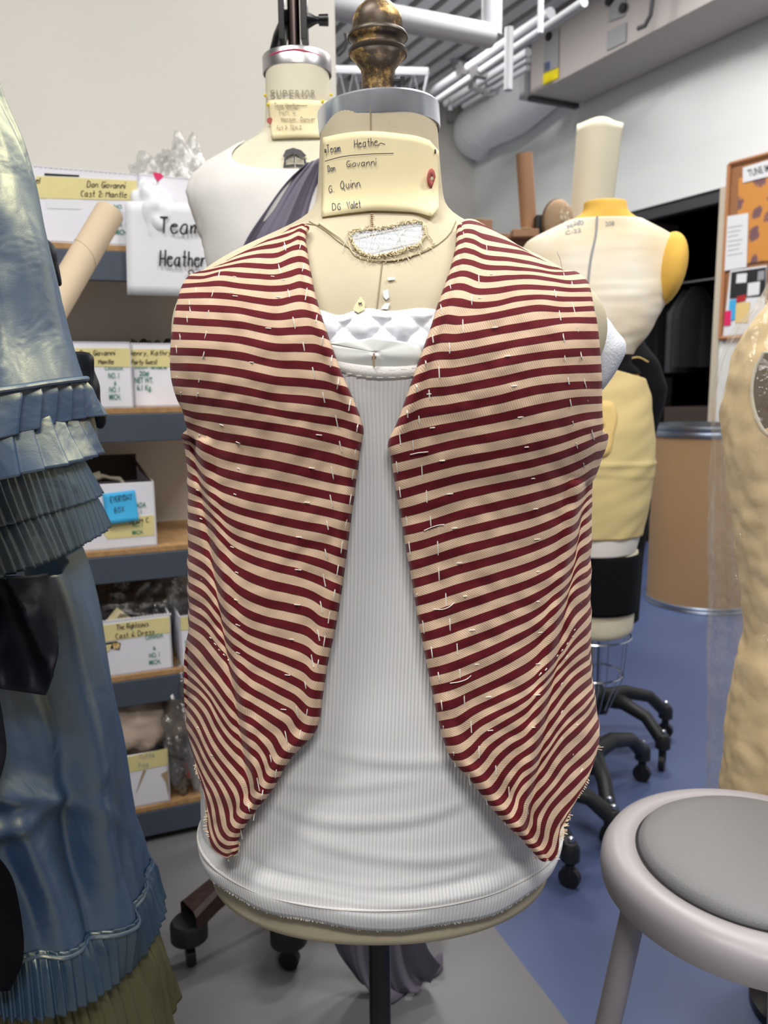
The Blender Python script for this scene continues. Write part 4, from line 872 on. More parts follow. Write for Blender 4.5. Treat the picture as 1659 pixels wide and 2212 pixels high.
LK = {  # stripe number -> centre line from the front edge to the side, read from four enlargements
 -1.45: C(c1, sL, [(1146, 108), (1120, 92), (1085, 100), (1040, 112)]),
 -1: C(c1, sL, [(1148, 126), (1115, 108), (1060, 125), (985, 155)]),
 0: C(c1, sL, [(1125, 170), (1100, 152), (1000, 188), (900, 215), (780, 252)]),
 1: C(c1, sL, [(1122, 238), (1095, 215), (1000, 248), (900, 275), (750, 300), (600, 345), (520, 385)]),
 2: C(c1, sL, [(1135, 315), (1100, 288), (1050, 292), (900, 355), (750, 360), (600, 387), (425, 440)]),
 3: C(c1, sL, [(1148, 410), (1100, 385), (1040, 392), (900, 445), (750, 442), (600, 435), (450, 460), (300, 490), (240, 497)]),
 4: C(c1, sL, [(1168, 510), (1100, 483), (1000, 508), (900, 530), (750, 525), (600, 515), (450, 500), (300, 535), (178, 532)]),
 5: C(c1, sL, [(1188, 622), (1100, 592), (1000, 615), (900, 625), (750, 618), (600, 603), (450, 583), (300, 590), (135, 603)]),
 6: C(c1, sL, [(1220, 745), (1170, 715), (1100, 703), (900, 737), (750, 722), (600, 697), (450, 680), (300, 678), (110, 683)]),
 8: C(c1, sL, [(1305, 1010), (1200, 962), (1100, 962), (900, 970), (600, 915), (300, 895), (70, 880)]),
 10: C(c1, sL, [(1415, 1310), (1300, 1265), (1100, 1240), (900, 1230), (600, 1165), (300, 1135), (42, 1128)]),
 12: C(c1, sL, [(1550, 1625), (1450, 1580), (1200, 1530), (900, 1500), (600, 1440), (300, 1393), (55, 1375)]),
 13: C(c2, sL, [(1592, 262), (1500, 222), (1200, 165), (900, 118), (600, 62), (300, 20), (92, -5)]),
 14: C(c2, sL, [(1570, 392), (1400, 340), (1200, 292), (900, 235), (600, 190), (400, 160), (230, 135), (145, 108)]),
 15: C(c2, sL, [(1550, 545), (1400, 498), (1200, 450), (900, 388), (600, 332), (400, 295), (260, 245), (165, 205)]),
 16: C(c2, sL, [(1530, 690), (1300, 642), (1100, 592), (900, 545), (600, 492), (420, 445), (290, 390), (195, 325)]),
 17: C(c2, sL, [(1512, 832), (1300, 785), (1100, 740), (900, 698), (600, 640), (430, 590), (300, 520), (225, 430), (192, 395)]),
 18: C(c2, sL, [(1492, 975), (1300, 925), (1100, 885), (900, 845), (600, 780), (430, 720), (320, 650), (245, 560), (190, 510)]),
 20: C(c2, sL, [(1455, 1270), (1300, 1215), (1085, 1168), (900, 1125), (700, 1070), (550, 1015), (430, 935), (350, 850), (290, 790), (190, 735)]),
 22: C(c2, sL, [(1415, 1562), (1290, 1500), (1100, 1425), (900, 1375), (700, 1310), (560, 1240), (450, 1140), (380, 1050), (290, 985), (190, 955)]),
 24: C(c3, sL, [(1370, 335), (1250, 300), (1180, 245), (1000, 195), (800, 150), (650, 85), (520, -10), (420, -120), (330, -245), (190, -325)]),
 26: C(c3, sL, [(1305, 632), (1220, 610), (1150, 550), (1000, 490), (800, 430), (650, 370), (540, 290), (450, 190), (400, 90), (330, -10), (192, -95)]),
 28: C(c3, sL, [(1262, 905), (1180, 890), (1110, 830), (1000, 770), (850, 700), (700, 620), (580, 540), (480, 430), (420, 330), (330, 210), (196, 122)]),
 30: C(c3, sL, [(1212, 1182), (1130, 1175), (1070, 1130), (1025, 1060), (940, 1010), (800, 930), (640, 840), (560, 745), (480, 610), (400, 500), (318, 400), (200, 325)]),
 32: C(c4, sB, [(1245, 325), (1160, 310), (1110, 240), (1080, 180), (960, 70), (830, -20), (700, -110), (600, -240), (500, -380), (400, -500), (300, -620), (195, -730)]),
 35: C(c4, sB, [(1035, 672), (960, 680), (910, 640), (895, 560), (870, 470), (780, 350), (680, 250), (580, 130), (500, 0), (430, -140), (330, -260), (180, -370)]),
 37: C(c4, sB, [(875, 880), (810, 875), (760, 830), (755, 740), (725, 640), (640, 520), (540, 390), (460, 270), (390, 130), (330, 0), (262, -100), (190, -180)]),
 39: C(c4, sB, [(748, 1062), (680, 1070), (635, 1020), (620, 920), (590, 800), (520, 640), (440, 510), (380, 400), (330, 290), (280, 190), (222, 95)]),
 40: C(c4, sB, [(712, 1150), (630, 1155), (570, 1100), (530, 980), (510, 860), (460, 700), (400, 590), (340, 460), (290, 340), (245, 200)]),
 41: C(c4, sB, [(705, 1225), (620, 1240), (540, 1200), (490, 1110), (462, 990), (448, 880), (415, 760), (375, 620), (318, 470), (285, 330)]),
 42: C(c4, sB, [(700, 1275), (620, 1318), (520, 1270), (465, 1200), (438, 1120), (425, 1000), (412, 850), (398, 740)]),
 42.45: C(c4, sB, [(690, 1300), (620, 1345), (520, 1300), (452, 1235), (428, 1140), (412, 1000), (402, 850), (390, 760)])}
d1 = (840, 460); d2 = (840, 900); d3 = (840, 1300); d4 = (920, 1540); sR = 480/1659; sC = 380/1659
RK = {
 -.5: C(d1, sR, [(528, 85), (560, 60), (600, 55), (640, 62)]),
 0: C(d1, sR, [(518, 120), (540, 92), (620, 78), (700, 100), (790, 145)]),
 1: C(d1, sR, [(515, 178), (545, 152), (620, 150), (700, 188), (800, 212), (900, 240), (1010, 285)]),
 2: C(d1, sR, [(510, 245), (550, 215), (620, 222), (700, 262), (800, 280), (920, 295), (1020, 310), (1140, 360)]),
 3: C(d1, sR, [(495, 320), (540, 290), (620, 300), (700, 335), (900, 358), (1050, 385), (1200, 420), (1290, 432)]),
 4: C(d1, sR, [(472, 410), (520, 375), (600, 378), (700, 410), (900, 422), (1100, 440), (1250, 462), (1400, 452)]),
 5: C(d1, sR, [(440, 505), (490, 470), (560, 462), (680, 500), (900, 490), (1050, 485), (1200, 505), (1350, 528), (1475, 520)]),
 6: C(d1, sR, [(408, 600), (460, 565), (550, 560), (640, 592), (780, 590), (950, 565), (1200, 570), (1350, 582), (1495, 580)]),
 7: C(d1, sR, [(370, 705), (430, 675), (520, 675), (640, 695), (780, 688), (950, 650), (1100, 635), (1300, 650), (1508, 648)]),
 8: C(d1, sR, [(330, 840), (400, 800), (520, 808), (700, 785), (900, 748), (1100, 715), (1300, 728), (1522, 718)]),
 9: C(d1, sR, [(280, 985), (340, 950), (500, 938), (700, 905), (900, 868), (1100, 835), (1300, 808), (1540, 805)]),
 11: C(d1, sR, [(180, 1265), (250, 1222), (500, 1185), (800, 1125), (1100, 1070), (1350, 1045), (1565, 1035)]),
 13: C(d1, sR, [(70, 1575), (150, 1525), (450, 1460), (800, 1395), (1100, 1320), (1350, 1290), (1580, 1282)]),
 14: C(d2, sR, [(5, 200), (60, 172), (300, 110), (600, 50), (900, -12), (1200, -80), (1400, -120), (1580, -128)]),
 15: C(d2, sR, [(28, 315), (200, 275), (500, 200), (800, 145), (1100, 82), (1300, 38), (1450, 0), (1582, -18)]),
 16: C(d2, sR, [(48, 450), (200, 410), (500, 335), (800, 280), (1100, 215), (1300, 162), (1450, 110), (1588, 75)]),
 17: C(d2, sR, [(70, 582), (200, 545), (500, 462), (800, 400), (1100, 335), (1300, 275), (1450, 215), (1565, 160)]),
 18: C(d2, sR, [(95, 718), (200, 690), (500, 595), (800, 525), (1100, 460), (1300, 400), (1430, 345), (1528, 290)]),
 19: C(d2, sR, [(118, 852), (250, 820), (500, 740), (800, 665), (1100, 590), (1300, 525), (1420, 472), (1500, 415)]),
 20: C(d2, sR, [(138, 980), (280, 940), (500, 870), (800, 795), (1100, 715), (1300, 640), (1420, 590), (1485, 530)]),
 22: C(d2, sR, [(185, 1245), (330, 1200), (500, 1145), (800, 1060), (1100, 965), (1300, 870), (1400, 800), (1430, 730), (1485, 670)]),
 24: C(d2, sR, [(228, 1512), (380, 1465), (500, 1425), (800, 1325), (1100, 1215), (1300, 1100), (1390, 1010), (1430, 900), (1480, 862)]),
 26: C(d3, sR, [(280, 392), (400, 362), (600, 290), (900, 170), (1100, 75), (1250, -45), (1350, -150), (1410, -260), (1472, -300)]),
 28: C(d3, sR, [(330, 655), (450, 625), (620, 555), (900, 420), (1050, 330), (1180, 225), (1290, 90), (1380, -60), (1470, -115)]),
 30: C(d3, sR, [(388, 915), (500, 890), (620, 815), (800, 730), (960, 655), (1080, 580), (1190, 470), (1290, 350), (1380, 200), (1468, 100)]),
 32: C(d4, sC, [(238, 405), (330, 405), (420, 350), (530, 230), (680, 130), (850, 30), (960, -50), (1080, -180), (1200, -330), (1320, -480), (1480, -620), (1510, -640)]),
 34: C(d4, sC, [(430, 625), (530, 610), (600, 540), (680, 430), (800, 320), (950, 230), (1060, 110), (1180, -50), (1290, -210), (1400, -330), (1535, -430)]),
 36: C(d4, sC, [(592, 840), (680, 840), (740, 780), (790, 680), (880, 560), (1010, 450), (1120, 310), (1240, 130), (1350, 0), (1470, -110), (1560, -205)]),
 38: C(d4, sC, [(742, 1015), (830, 1005), (880, 930), (905, 820), (980, 700), (1090, 570), (1190, 410), (1300, 270), (1430, 150), (1540, 30), (1590, -60)]),
 39: C(d4, sC, [(815, 1090), (900, 1085), (950, 1010), (970, 890), (1050, 770), (1160, 640), (1270, 480), (1390, 360), (1500, 250), (1570, 160), (1612, 100)]),
 40: C(d4, sC, [(890, 1158), (960, 1165), (1010, 1100), (1035, 950), (1110, 830), (1230, 690), (1340, 550), (1450, 450), (1540, 370), (1622, 250)]),
 41: C(d4, sC, [(960, 1240), (1030, 1245), (1075, 1170), (1095, 1050), (1160, 900), (1260, 780), (1370, 680), (1460, 590), (1530, 520), (1580, 430)]),
 42: C(d4, sC, [(1028, 1312), (1100, 1310), (1160, 1230), (1180, 1120), (1215, 1030), (1270, 950), (1340, 870), (1420, 770), (1500, 650)]),
 43: C(d4, sC, [(1080, 1370), (1150, 1380), (1205, 1330), (1232, 1250), (1242, 1160), (1256, 1080), (1300, 1000), (1350, 920)]),
 43.4: C(d4, sC, [(1110, 1390), (1170, 1394), (1225, 1345), (1246, 1260), (1250, 1170), (1264, 1090), (1306, 1010), (1356, 930)])}
def panel(K, side, name, label):
    keys = sorted(K); NC = 64; R = np.array([crv(K[k], NC) for k in keys]); ks = np.array(keys)
    S = np.concatenate([np.arange(ks[0], ks[-1], .2), [ks[-1]]]); n = len(S); G = np.zeros((n, NC, 2))
    mt = np.zeros_like(R)
    for i in range(len(ks)):
        if i == 0: mt[i] = (R[1]-R[0])/(ks[1]-ks[0])
        elif i == len(ks)-1: mt[i] = (R[-1]-R[-2])/(ks[-1]-ks[-2])
        else:
            a, b_ = ks[i]-ks[i-1], ks[i+1]-ks[i]; mt[i] = ((R[i]-R[i-1])/a*b_+(R[i+1]-R[i])/b_*a)/(a+b_)
    for q, s in enumerate(S):
        i = min(max(np.searchsorted(ks, s, side='right')-1, 0), len(ks)-2); h = ks[i+1]-ks[i]; t = (s-ks[i])/h
        G[q] = (2*t**3-3*t*t+1)*R[i]+(t**3-2*t*t+t)*h*mt[i]+(-2*t**3+3*t*t)*R[i+1]+(t**3-t*t)*h*mt[i+1]
    P = np.zeros((n, NC, 3)); off = np.zeros((n, NC))
    for q in range(n):
        for j in range(NC):
            x, y = G[q, j]
            f_ = .0028*noise.noise(Vector((x*.012, y*.006, 5+side)))+.0015*noise.noise(Vector((x*.03, y*.03, 9)))
            e = math.exp(-((j-2.5)/2.2)**2)*.0025       # bulge behind the turned front edge
            if side < 0 and y > 950: # vertical fold beside the side dart
                xd = 415+(y-915)*.16; f_ += .006*math.exp(-((x-xd-16)/16)**2)-.006*math.exp(-((x-xd)/9)**2)
            if side > 0 and y > 1040: xd = 1262-(y-1050)*.17; f_ += .006*math.exp(-((x-xd+16)/16)**2)-.005*math.exp(-((x-xd)/9)**2)
            off[q, j] = .003+f_+e
            P[q, j] = vb.hit(x, y, off[q, j], .6, .95, 240)
    # curl the front edge back toward the body
    dirs = np.array([[(p-CAM)/np.linalg.norm(p-CAM) for p in r] for r in P])
    for j, k in ((0, .006), (1, .0022), (2, .0006)): P[:, j] += dirs[:, j]*k
    arc = np.zeros((n, NC)); arc[:, 1:] = np.cumsum(np.linalg.norm(np.diff(P, axis=1), axis=2), 1)
    # continue below the armhole round the side of the body
    NX = 8; EX = np.zeros((n, NX, 3)); AX = np.zeros((n, NX))
    for q in range(n):
        p = P[q, -1]; y = G[q, -1, 1]; k = max(0, min(1, (y-930)/70))*max(0, min(1, (1590-y)/120)); cx, cy, a, b_ = vb.par(p[2])
        th0 = math.atan2(np.sign(cy-p[1])*(abs(cy-p[1])/b_)**1.15, np.sign(p[0]-cx)*(abs((p[0]-cx)/a))**1.15)
        base = vb.pt(p[2], np.array(th0), 0)
        for j in range(NX):
            dth = (j+1)/NX*1.0*k; th = th0-dth*side if side > 0 else th0+dth
            EX[q, j] = p+(vb.pt(p[2], np.array(th), 0)-base)+np.array([0, .0004*(j+1), 0]); AX[q, j] = arc[q, -1]+.02*(j+1)*max(k, .02)
    PP = np.concatenate([P, EX], 1); AA = np.concatenate([arc, AX], 1); UV = np.stack([AA*(1 if side < 0 else -1), np.repeat(S[:, None], NC+NX, 1)], -1)
    o = grid(name, PP, M['stripe'], vest, UV=UV, thick=.0016, flip=side > 0); o['label'] = label
    return o, P, G, S, dirs
vest = thing('waistcoat', (0, MY, 1.2), 'unfinished burgundy and beige striped waistcoat pinned open on the near form', 'waistcoat')
LP, PL, GL_, SL_, DL = panel(LK, -1, 'front_panel', 'striped front panel left of the opening')
RP, PR, GR_, SR_, DR = panel(RK, 1, 'front_panel', 'striped front panel right of the opening')
def vlook(P, G, x, y, lift=.0012):
    d = np.hypot(G[..., 0]-x, G[..., 1]-y); i = np.unravel_index(np.argmin(d), d.shape); dist = np.linalg.norm(P[i]-CAM); r_ = ray(x, y); r_ = r_/np.linalg.norm(r_); return CAM+r_*(dist-lift)
def stitches(name, lst, P, G, par, r=.00055):
    rest = MB()
    for i, (x0, y0, x1, y1) in enumerate(lst):
        m_ = ((x0+x1)/2, (y0+y1)/2); mb = MB() if i < 100 else rest; mb.tube([vlook(P, G, x0, y0, .0016), vlook(P, G, *m_, .0028), vlook(P, G, x1, y1, .0016)], r, 5)
        if i < 100: mb.build(name, M['thread'], par)
    if rest.v: rest.build('basting_stitches', M['thread'], par)['kind'] = 'stuff'
def rowst(pts, n, ln, dx=0, dy=0, jit=2):
    out = []; C_ = crv(pts, n)
    for q in C_:
        k = 1.35+rng.uniform(-.3, .35); x, y = q+rng.uniform(-jit, jit, 2); out.append((x, y, x+dx*ln*k, y+dy*ln*k))
    return out
Lst = [(612, 529, 614, 540)]
Lst += rowst([(612, 515), (601, 570), (615, 600), (636, 690), (658, 745), (686, 820), (726, 905), (736, 950), (722, 980), (712, 1075), (707, 1110), (704, 1175), (698, 1240), (682, 1375), (668, 1440), (640, 1530), (598, 1605), (545, 1705), (520, 1790)], 24, 17, .2, 1)
Lst += rowst([(652, 520), (660, 600), (668, 640), (690, 680), (702, 725), (738, 830), (770, 900), (770, 960), (765, 1020), (755, 1090), (735, 1190), (725, 1255), (713, 1330), (698, 1390), (683, 1450), (670, 1510), (652, 1575), (625, 1620), (600, 1660), (575, 1695), (550, 1755)], 26, 16, -.15, 1)
Lst += rowst([(475, 583), (460, 625), (450, 700), (445, 735), (436, 785), (430, 840), (428, 890), (429, 940)], 9, 14, -.25, 1)
Lst += rowst([(420, 615), (408, 650), (400, 700), (378, 725), (386, 760), (375, 785), (388, 830), (400, 880)], 9, 18, .1, 1)
Lst += rowst([(500, 596), (560, 596), (620, 595), (470, 640), (600, 648), (580, 693), (560, 733), (540, 783)], 8, 8, 1, .1)
Lst += rowst([(415, 897), (510, 948), (510, 994), (505, 1034), (500, 1095), (500, 1143), (498, 1182), (505, 1230), (508, 1310), (508, 1390), (508, 1450), (508, 1520)], 13, 7, 1, .4)
Lst += rowst([(685, 938), (673, 983), (662, 1065), (648, 1138), (635, 1170), (640, 1275), (625, 1382), (612, 1485), (605, 1530)], 9, 9, 1, .1)
Lst += rowst([(420, 1055), (432, 1158), (430, 1300), (425, 1350), (427, 1410), (425, 1465), (420, 1555), (440, 1610), (450, 1620), (465, 1650), (470, 1690)], 11, 6, .8, .4)
Lst += rowst([(445, 1365), (467, 1395), (480, 1412), (492, 1425), (508, 1450)], 8, 5, .7, .6, 1)
stitches('basting_stitch', Lst, PL, GL_, LP)
Rst = rowst([(1050, 530), (1043, 560), (1026, 600), (1015, 645), (998, 690), (968, 745), (940, 810), (912, 880), (890, 948), (920, 1025), (925, 1100), (942, 1160), (950, 1230), (962, 1285), (970, 1335), (990, 1410), (1000, 1490), (1015, 1555), (1028, 1600), (1062, 1640), (1090, 1690), (1140, 1740)], 24, 18, .05, 1)
Rst += rowst([(1000, 490), (994, 520), (960, 630), (935, 705), (905, 810), (886, 860), (866, 925), (855, 1000), (865, 1060), (878, 1125), (885, 1190), (892, 1250), (905, 1310), (950, 1480), (960, 1575), (980, 1625), (1005, 1660), (1040, 1705), (1090, 1760)], 24, 18, .12, 1)
Rst += rowst([(1190, 577), (1195, 600), (1200, 630), (1212, 690), (1215, 730), (1222, 780), (1230, 850), (1235, 905), (1243, 955), (1262, 1000)], 10, 14, .2, 1)
Rst += rowst([(1232, 600), (1232, 628), (1238, 665), (1250, 725), (1258, 800), (1270, 860), (1276, 920)], 7, 18, .25, 1)
Rst += rowst([(1112, 545), (1030, 632), (1052, 687), (1080, 745), (1100, 805), (1108, 855), (1125, 935), (1135, 970), (1145, 1030), (1150, 1090), (1155, 1155), (1158, 1220), (1160, 1320), (1158, 1420), (1155, 1500), (1150, 1570)], 17, 8, 1, -.1)
Rst += rowst([(922, 850), (925, 895), (960, 1035), (970, 1110), (980, 1188), (990, 1235), (1008, 1320), (1020, 1410), (1030, 1465), (1052, 1510), (1055, 1580)], 11, 8, 1, -.1)
Rst += rowst([(1165, 1460), (1190, 1435), (1205, 1415), (1215, 1405), (1232, 1380), (1245, 1365)], 8, 5, .6, -.8, 1)
Rst += rowst([(1255, 1250), (1255, 1275), (1252, 1305), (1210, 1500), (1212, 1530), (1215, 1610), (1290-60, 1640), (1250, 1560), (1275, 1540), (1280, 1600), (1255, 1670)], 12, 9, .4, -.7)
stitches('basting_stitch', Rst, PR, GR_, RP)
def thr(pts, P, G, par, m='thread', lift=.0032, r=.00045, nm='loose_thread'):
    MB().tube([vlook(P, G, *q, lift) for q in crv(pts, 14)], r, 5).build(nm, M[m], par)
thr([(916, 1146), (935, 1138), (950, 1134), (960, 1133)], PR, GR_, RP); thr([(936, 1316), (958, 1316), (975, 1308), (982, 1301)], PR, GR_, RP); thr([(972, 1476), (995, 1472), (1010, 1466), (1018, 1459)], PR, GR_, RP)
thr([(886, 982), (905, 978), (925, 976)], PR, GR_, RP); thr([(1203, 543), (1210, 560), (1214, 580), (1218, 592), (1221, 604)], PR, GR_, RP, lift=.003)
MB().tube([at(735, 1290, .735), at(742, 1293, .733), at(757, 1287, .732)], .0004, 4).tube([at(743, 1285, .733), at(744, 1300, .733)], .0003, 4).build('burgundy_thread', M['red'], LP)
# frayed raw edges
mb = MB()
def fray(pts, n, dx, dy, P, G, ln=(5, 14)):
    for q in crv(pts, n):
        a = vlook(P, G, *q, .0); k = rng.uniform(*ln); dd = (dx+rng.uniform(-.25, .25), dy+rng.uniform(-.35, .35)); r_ = ray(q[0]+dd[0]*k, q[1]+dd[1]*k); b_ = CAM+r_/np.linalg.norm(r_)*np.linalg.norm(a-CAM); mb.tube([a, (a+b_)/2+np.array([0, 0, rng.uniform(-.001, .001)]), b_], .00042, 4)
fray([(423, 1650), (428, 1670), (440, 1690)], 18, -.8, .3, PL, GL_, (3, 7)); fray([(452, 1750), (452, 1790), (455, 1805)], 22, -1, .1, PL, GL_, (6, 13)); fray([(516, 1818), (512, 1838), (500, 1848), (490, 1852)], 20, .5, .8, PL, GL_, (3, 8))
mb.build('frayed_edge', M['thread_beige'], LP); mb = MB()
fray([(1269, 1682), (1255, 1705), (1245, 1722)], 18, .8, .6, PR, GR_, (3, 7)); fray([(1224, 1760), (1215, 1785), (1208, 1810)], 24, 1, .1, PR, GR_, (6, 15)); fray([(1200, 1856), (1195, 1850)], 3, 1, -.1, PR, GR_, (6, 14)); fray([(1288, 1610), (1291, 1618)], 4, 1, .1, PR, GR_, (5, 14)); fray([(1155, 1850), (1160, 1855)], 4, -.8, .3, PR, GR_, (3, 8))
mb.build('frayed_edge', M['thread_beige'], RP)
# ================================================================ white covered form behind
Y2 = 1.5
r2 = [(150, 574, 711, .058, 0), (230, 575, 712, .060, 0), (290, 573, 716, .062, 0), (302, 562, 724, .064, 0), (318, 520, 765, .066, 0), (345, 470, 815, .072, 0), (370, 432, 852, .08, 0), (392, 417, 868, .09, 0), (430, 413, 872, .102, .005), (480, 431, 855, .11, .008), (520, 446, 840, .114, .01), (560, 452, 834, .116, .01), (620, 462, 824, .118, .01), (800, 468, 818, .12, .01), (1000, 468, 816, .12, .0), (1200, 455, 829, .13, 0), (1350, 445, 839, .135, 0)]
b2_ = Body(r2, Y2, 2.2, sm_=3)
f2 = thing('dress_form', (b2_.par(1.2)[0], Y2, b2_.z[0]), 'white covered male form with stencilled neck lettering, draped with mauve cloth', 'dress form')
b2_.mesh('torso', M['linen_light'], f2, nz=110, nt=96)
zn = b2_.hit(645, 366, .003, 1.2, 1.8, 500)[2]; zs_ = b2_.hit(498, 328, .003, 1.2, 1.9, 500)[2]
def zt2(th):
    s = abs(math.cos(th)); return zn+(zs_+.02-zn)*min(1, (s/.82))**2.6 if math.sin(th) > -.3 else zs_+.01
b2_.garment('cotton_cover', M['cotton'], f2, zt2, lambda th: b2_.z[0]+.002, off=.004, nz=90, nt=120, disp=lambda th, z, v: .003*noise.noise(Vector((th*3, z*12, 4)))+(.006*abs(noise.noise(Vector((z*60, 3, 1)))) if math.cos(th) < -.93 and z > 1.3 else 0))
def s2(off): return lambda x, y: b2_.hit(x, y, off, 1.2, 1.8, 420)
cx2 = at(642, 150, Y2)
MB().lathe([(.0575, -.0135), (.0595, -.0125), (.0595, .0125), (.058, .0145), (.05, .016), (.003, .018)], (cx2[0], Y2, at(642, 146, Y2)[2]), 64).build('neck_cap', M['steel2'], f2)
zr = at(642, 134, Y2)[2]; MB().tube([(cx2[0]+.0575*math.cos(a), Y2-.0600*math.sin(a), zr-.002-.004*abs(math.cos(a))) for a in np.linspace(.3, 2.9, 30)], .0011, 6).build('red_tape', M['pink'], f2)
mb = MB()
xs_ = 583
for ch in 'SUPERIOR':
    w__ = 3.2 if ch == 'I' else 10; printed(ch, (xs_, 209), (xs_+w__, 209.3), 15, s2(.002), mb); xs_ += w__+3.6
mb.build('stencil_lettering', M['stencil'], f2, smooth=False)
# crest: pitched roof over two panels, with a line of letters
mb = MB()
def quad2(pts, off=.0055): P = [s2(off)(*p) for p in pts]; mb.add(P, [tuple(range(len(P)))])
quad2([(611, 337), (617, 324), (633, 319), (650, 324), (662, 336), (656, 340), (635, 331), (615, 341)]); quad2([(614, 343), (619, 343), (617, 356), (612, 360)]); quad2([(655, 341), (660, 343), (663, 358), (657, 355)])
quad2([(612, 357), (636, 354), (637, 361), (612, 363)]); quad2([(638, 354), (660, 356), (660, 363), (639, 361)]); quad2([(634, 333), (637, 333), (637, 352), (634, 352)])
for i in range(4): quad2([(620+i*3.6, 338), (621.5+i*3.6, 337), (621.5+i*3.6, 352), (620+i*3.6, 352)]); quad2([(641+i*3.6, 338), (642.5+i*3.6, 338), (642.5+i*3.6, 352), (641+i*3.6, 352)])
mb.build('crest_print', M['castblack'], f2, smooth=False)
top = crv([(578, 217), (640, 215), (710, 219)], 24); bot = crv([(586, 300), (640, 298), (712, 297)], 24)
P = [[s2(.003+.001*v)(*(top[i]*(1-v)+bot[i]*v)) for i in range(24)] for v in np.linspace(0, 1, 8)]
o = grid('shipping_tag', P, M['card'], thick=.0004); tag(o, 'manila tag with faint writing pinned round the stencilled neck', 'tag')
mb = hand('Team Heather', (592, 232), (648, 232), 9, s2(.0055), .0006); hand('Turiddu', (600, 245), (640, 245), 8, s2(.0055), .0006, mb); hand('L. Hanson : Dancer', (598, 261), (682, 261), 8, s2(.0055), .0006, mb); hand('Act 2: TEN 2.10', (597, 279), (660, 279), 8, s2(.0055), .0006, mb)
ribbon(mb, [s2(.0055)(x, 228.5) for x in (615, 640, 664)], .0007); mb.build('handwriting', M['inkfaint'], o, smooth=False)
c = s2(.0055)(583, 261); MB().tube([c, c-np.array([0, .0006, 0])], .0052, 20).build('reinforcement', M['reinf'], o)
for i, p in enumerate(((573, 206), (579, 226), (697, 219), (715, 205))):
    c = s2(.004)(*p); o = MB().lathe([(.0001, -.0028), (.002, -.002), (.0028, 0), (.002, .002), (.0001, .0028)], tuple(c), 12).build('ball_pin', M['yellowlabel']); tag(o, 'yellow ball headed pin stuck in the stencilled neck', 'pin', 'yellow pins in the stencilled neck'); recenter(o, tuple(c))
# hanging gear over it: rod, clamp with knob, curved black arm
t = thing('stand', (-.17, 1.80, 0), 'heavy iron caster stand with a black arm holding the white form', 'stand')
xr = cx2[0]-.004; zt_ = at(637, 0, Y2)[2]
MB().tube([(xr, Y2, cx2[2]), (xr, Y2, zt_+.12)], .0105, 14).build('hanging_rod', M['rod'], t)
zc0, zc1 = at(637, 92, Y2)[2], zt_+.03
for dx, w_ in ((-.0195, .008), (.0185, .009)): MB().box((xr+dx, Y2, (zc0+zc1)/2), (w_*1.3, .03, zc1-zc0)).build('clamp_plate', M['black'], t, smooth=False, bevel=.001)
k0 = at(655, 45, Y2); MB().lathe([(.0001, 0), (.006, .0), (.013, .012), (.006, .026), (.0055, .03), (.009, .031), (.0095, .047), (.0001, .048)][0:8], tuple(at(650, 44, Y2)), 18, axis=Matrix.Rotation(math.radians(90), 3, 'Y')).build('clamp_knob', M['black'], t)
arm = [at(600, 135, 1.56), at(598, 112, 1.56), at(606, 80, 1.55), at(618, 52, 1.53), at(628, 36, 1.51)]
st = np.array([-.17, 1.80, 0]); arm2 = [st+Z3*1.3, st+Z3*1.66, st+Z3*1.72+np.array([-.01, -.08, 0])]+[a for a in arm[::1]]
MB().tube([tuple(p) for p in [st+Z3*.12, st+Z3*.9, st+Z3*1.55, np.array([-.19, 1.74, 1.68])]+arm[0:]], .0135, 14).build('curved_arm', M['black'], t)
MB().lathe([(.06, .10), (.055, .14), (.03, .17), (.016, .2)], (-.17, 1.8, 0), 24).build('hub', M['castblack'], t)
for i, (x, y, z) in enumerate(((-.431, 1.575, 0), (-.214, 1.56, 0), (.08, 1.72, 0), (-.05, 2.08, 0))):
    c = np.array([x, y, 0]); d = c-st; L_ = np.linalg.norm(d); d /= L_; s_ = np.array([-d[1], d[0], 0]); P = []
    for k in np.linspace(0, 1, 12):
        wd = .036-.012*k+(.012*math.exp(-((k-1)/.12)**2)); zz_ = .19-.075*k+.02*math.sin(k*3.1); hh = .022+.012*(1-k)
        p = st+d*(k*L_); P.append([p+s_*wd*cx_+Z3*(zz_+hh*cz_) for cx_, cz_ in ((-1, -1), (-1, .6), (-.7, 1), (.7, 1), (1, .6), (1, -1))])
    lg = grid('leg', P, M['iron'], t, closed=True); sm(lg, 30)
    MB().lathe([(.001, .108), (.034, .106), (.040, .098), (.040, .065), (.001, .062)], tuple(c), 24).build('caster_housing', M['castblack'], lg); caster(c, .022, lg, rz=.4+i, m1='blackm')
    mb = MB()
    for k in (.45, .62, .8): p = st+d*(k*L_)+Z3*(.19-.075*k+.02*math.sin(k*3.1)+.024+.012*(1-k)); mb.lathe([(.007, -.002), (.006, .003), (.001, .005)], tuple(p), 10)
    mb.build('rivets', M['castblack'], lg)
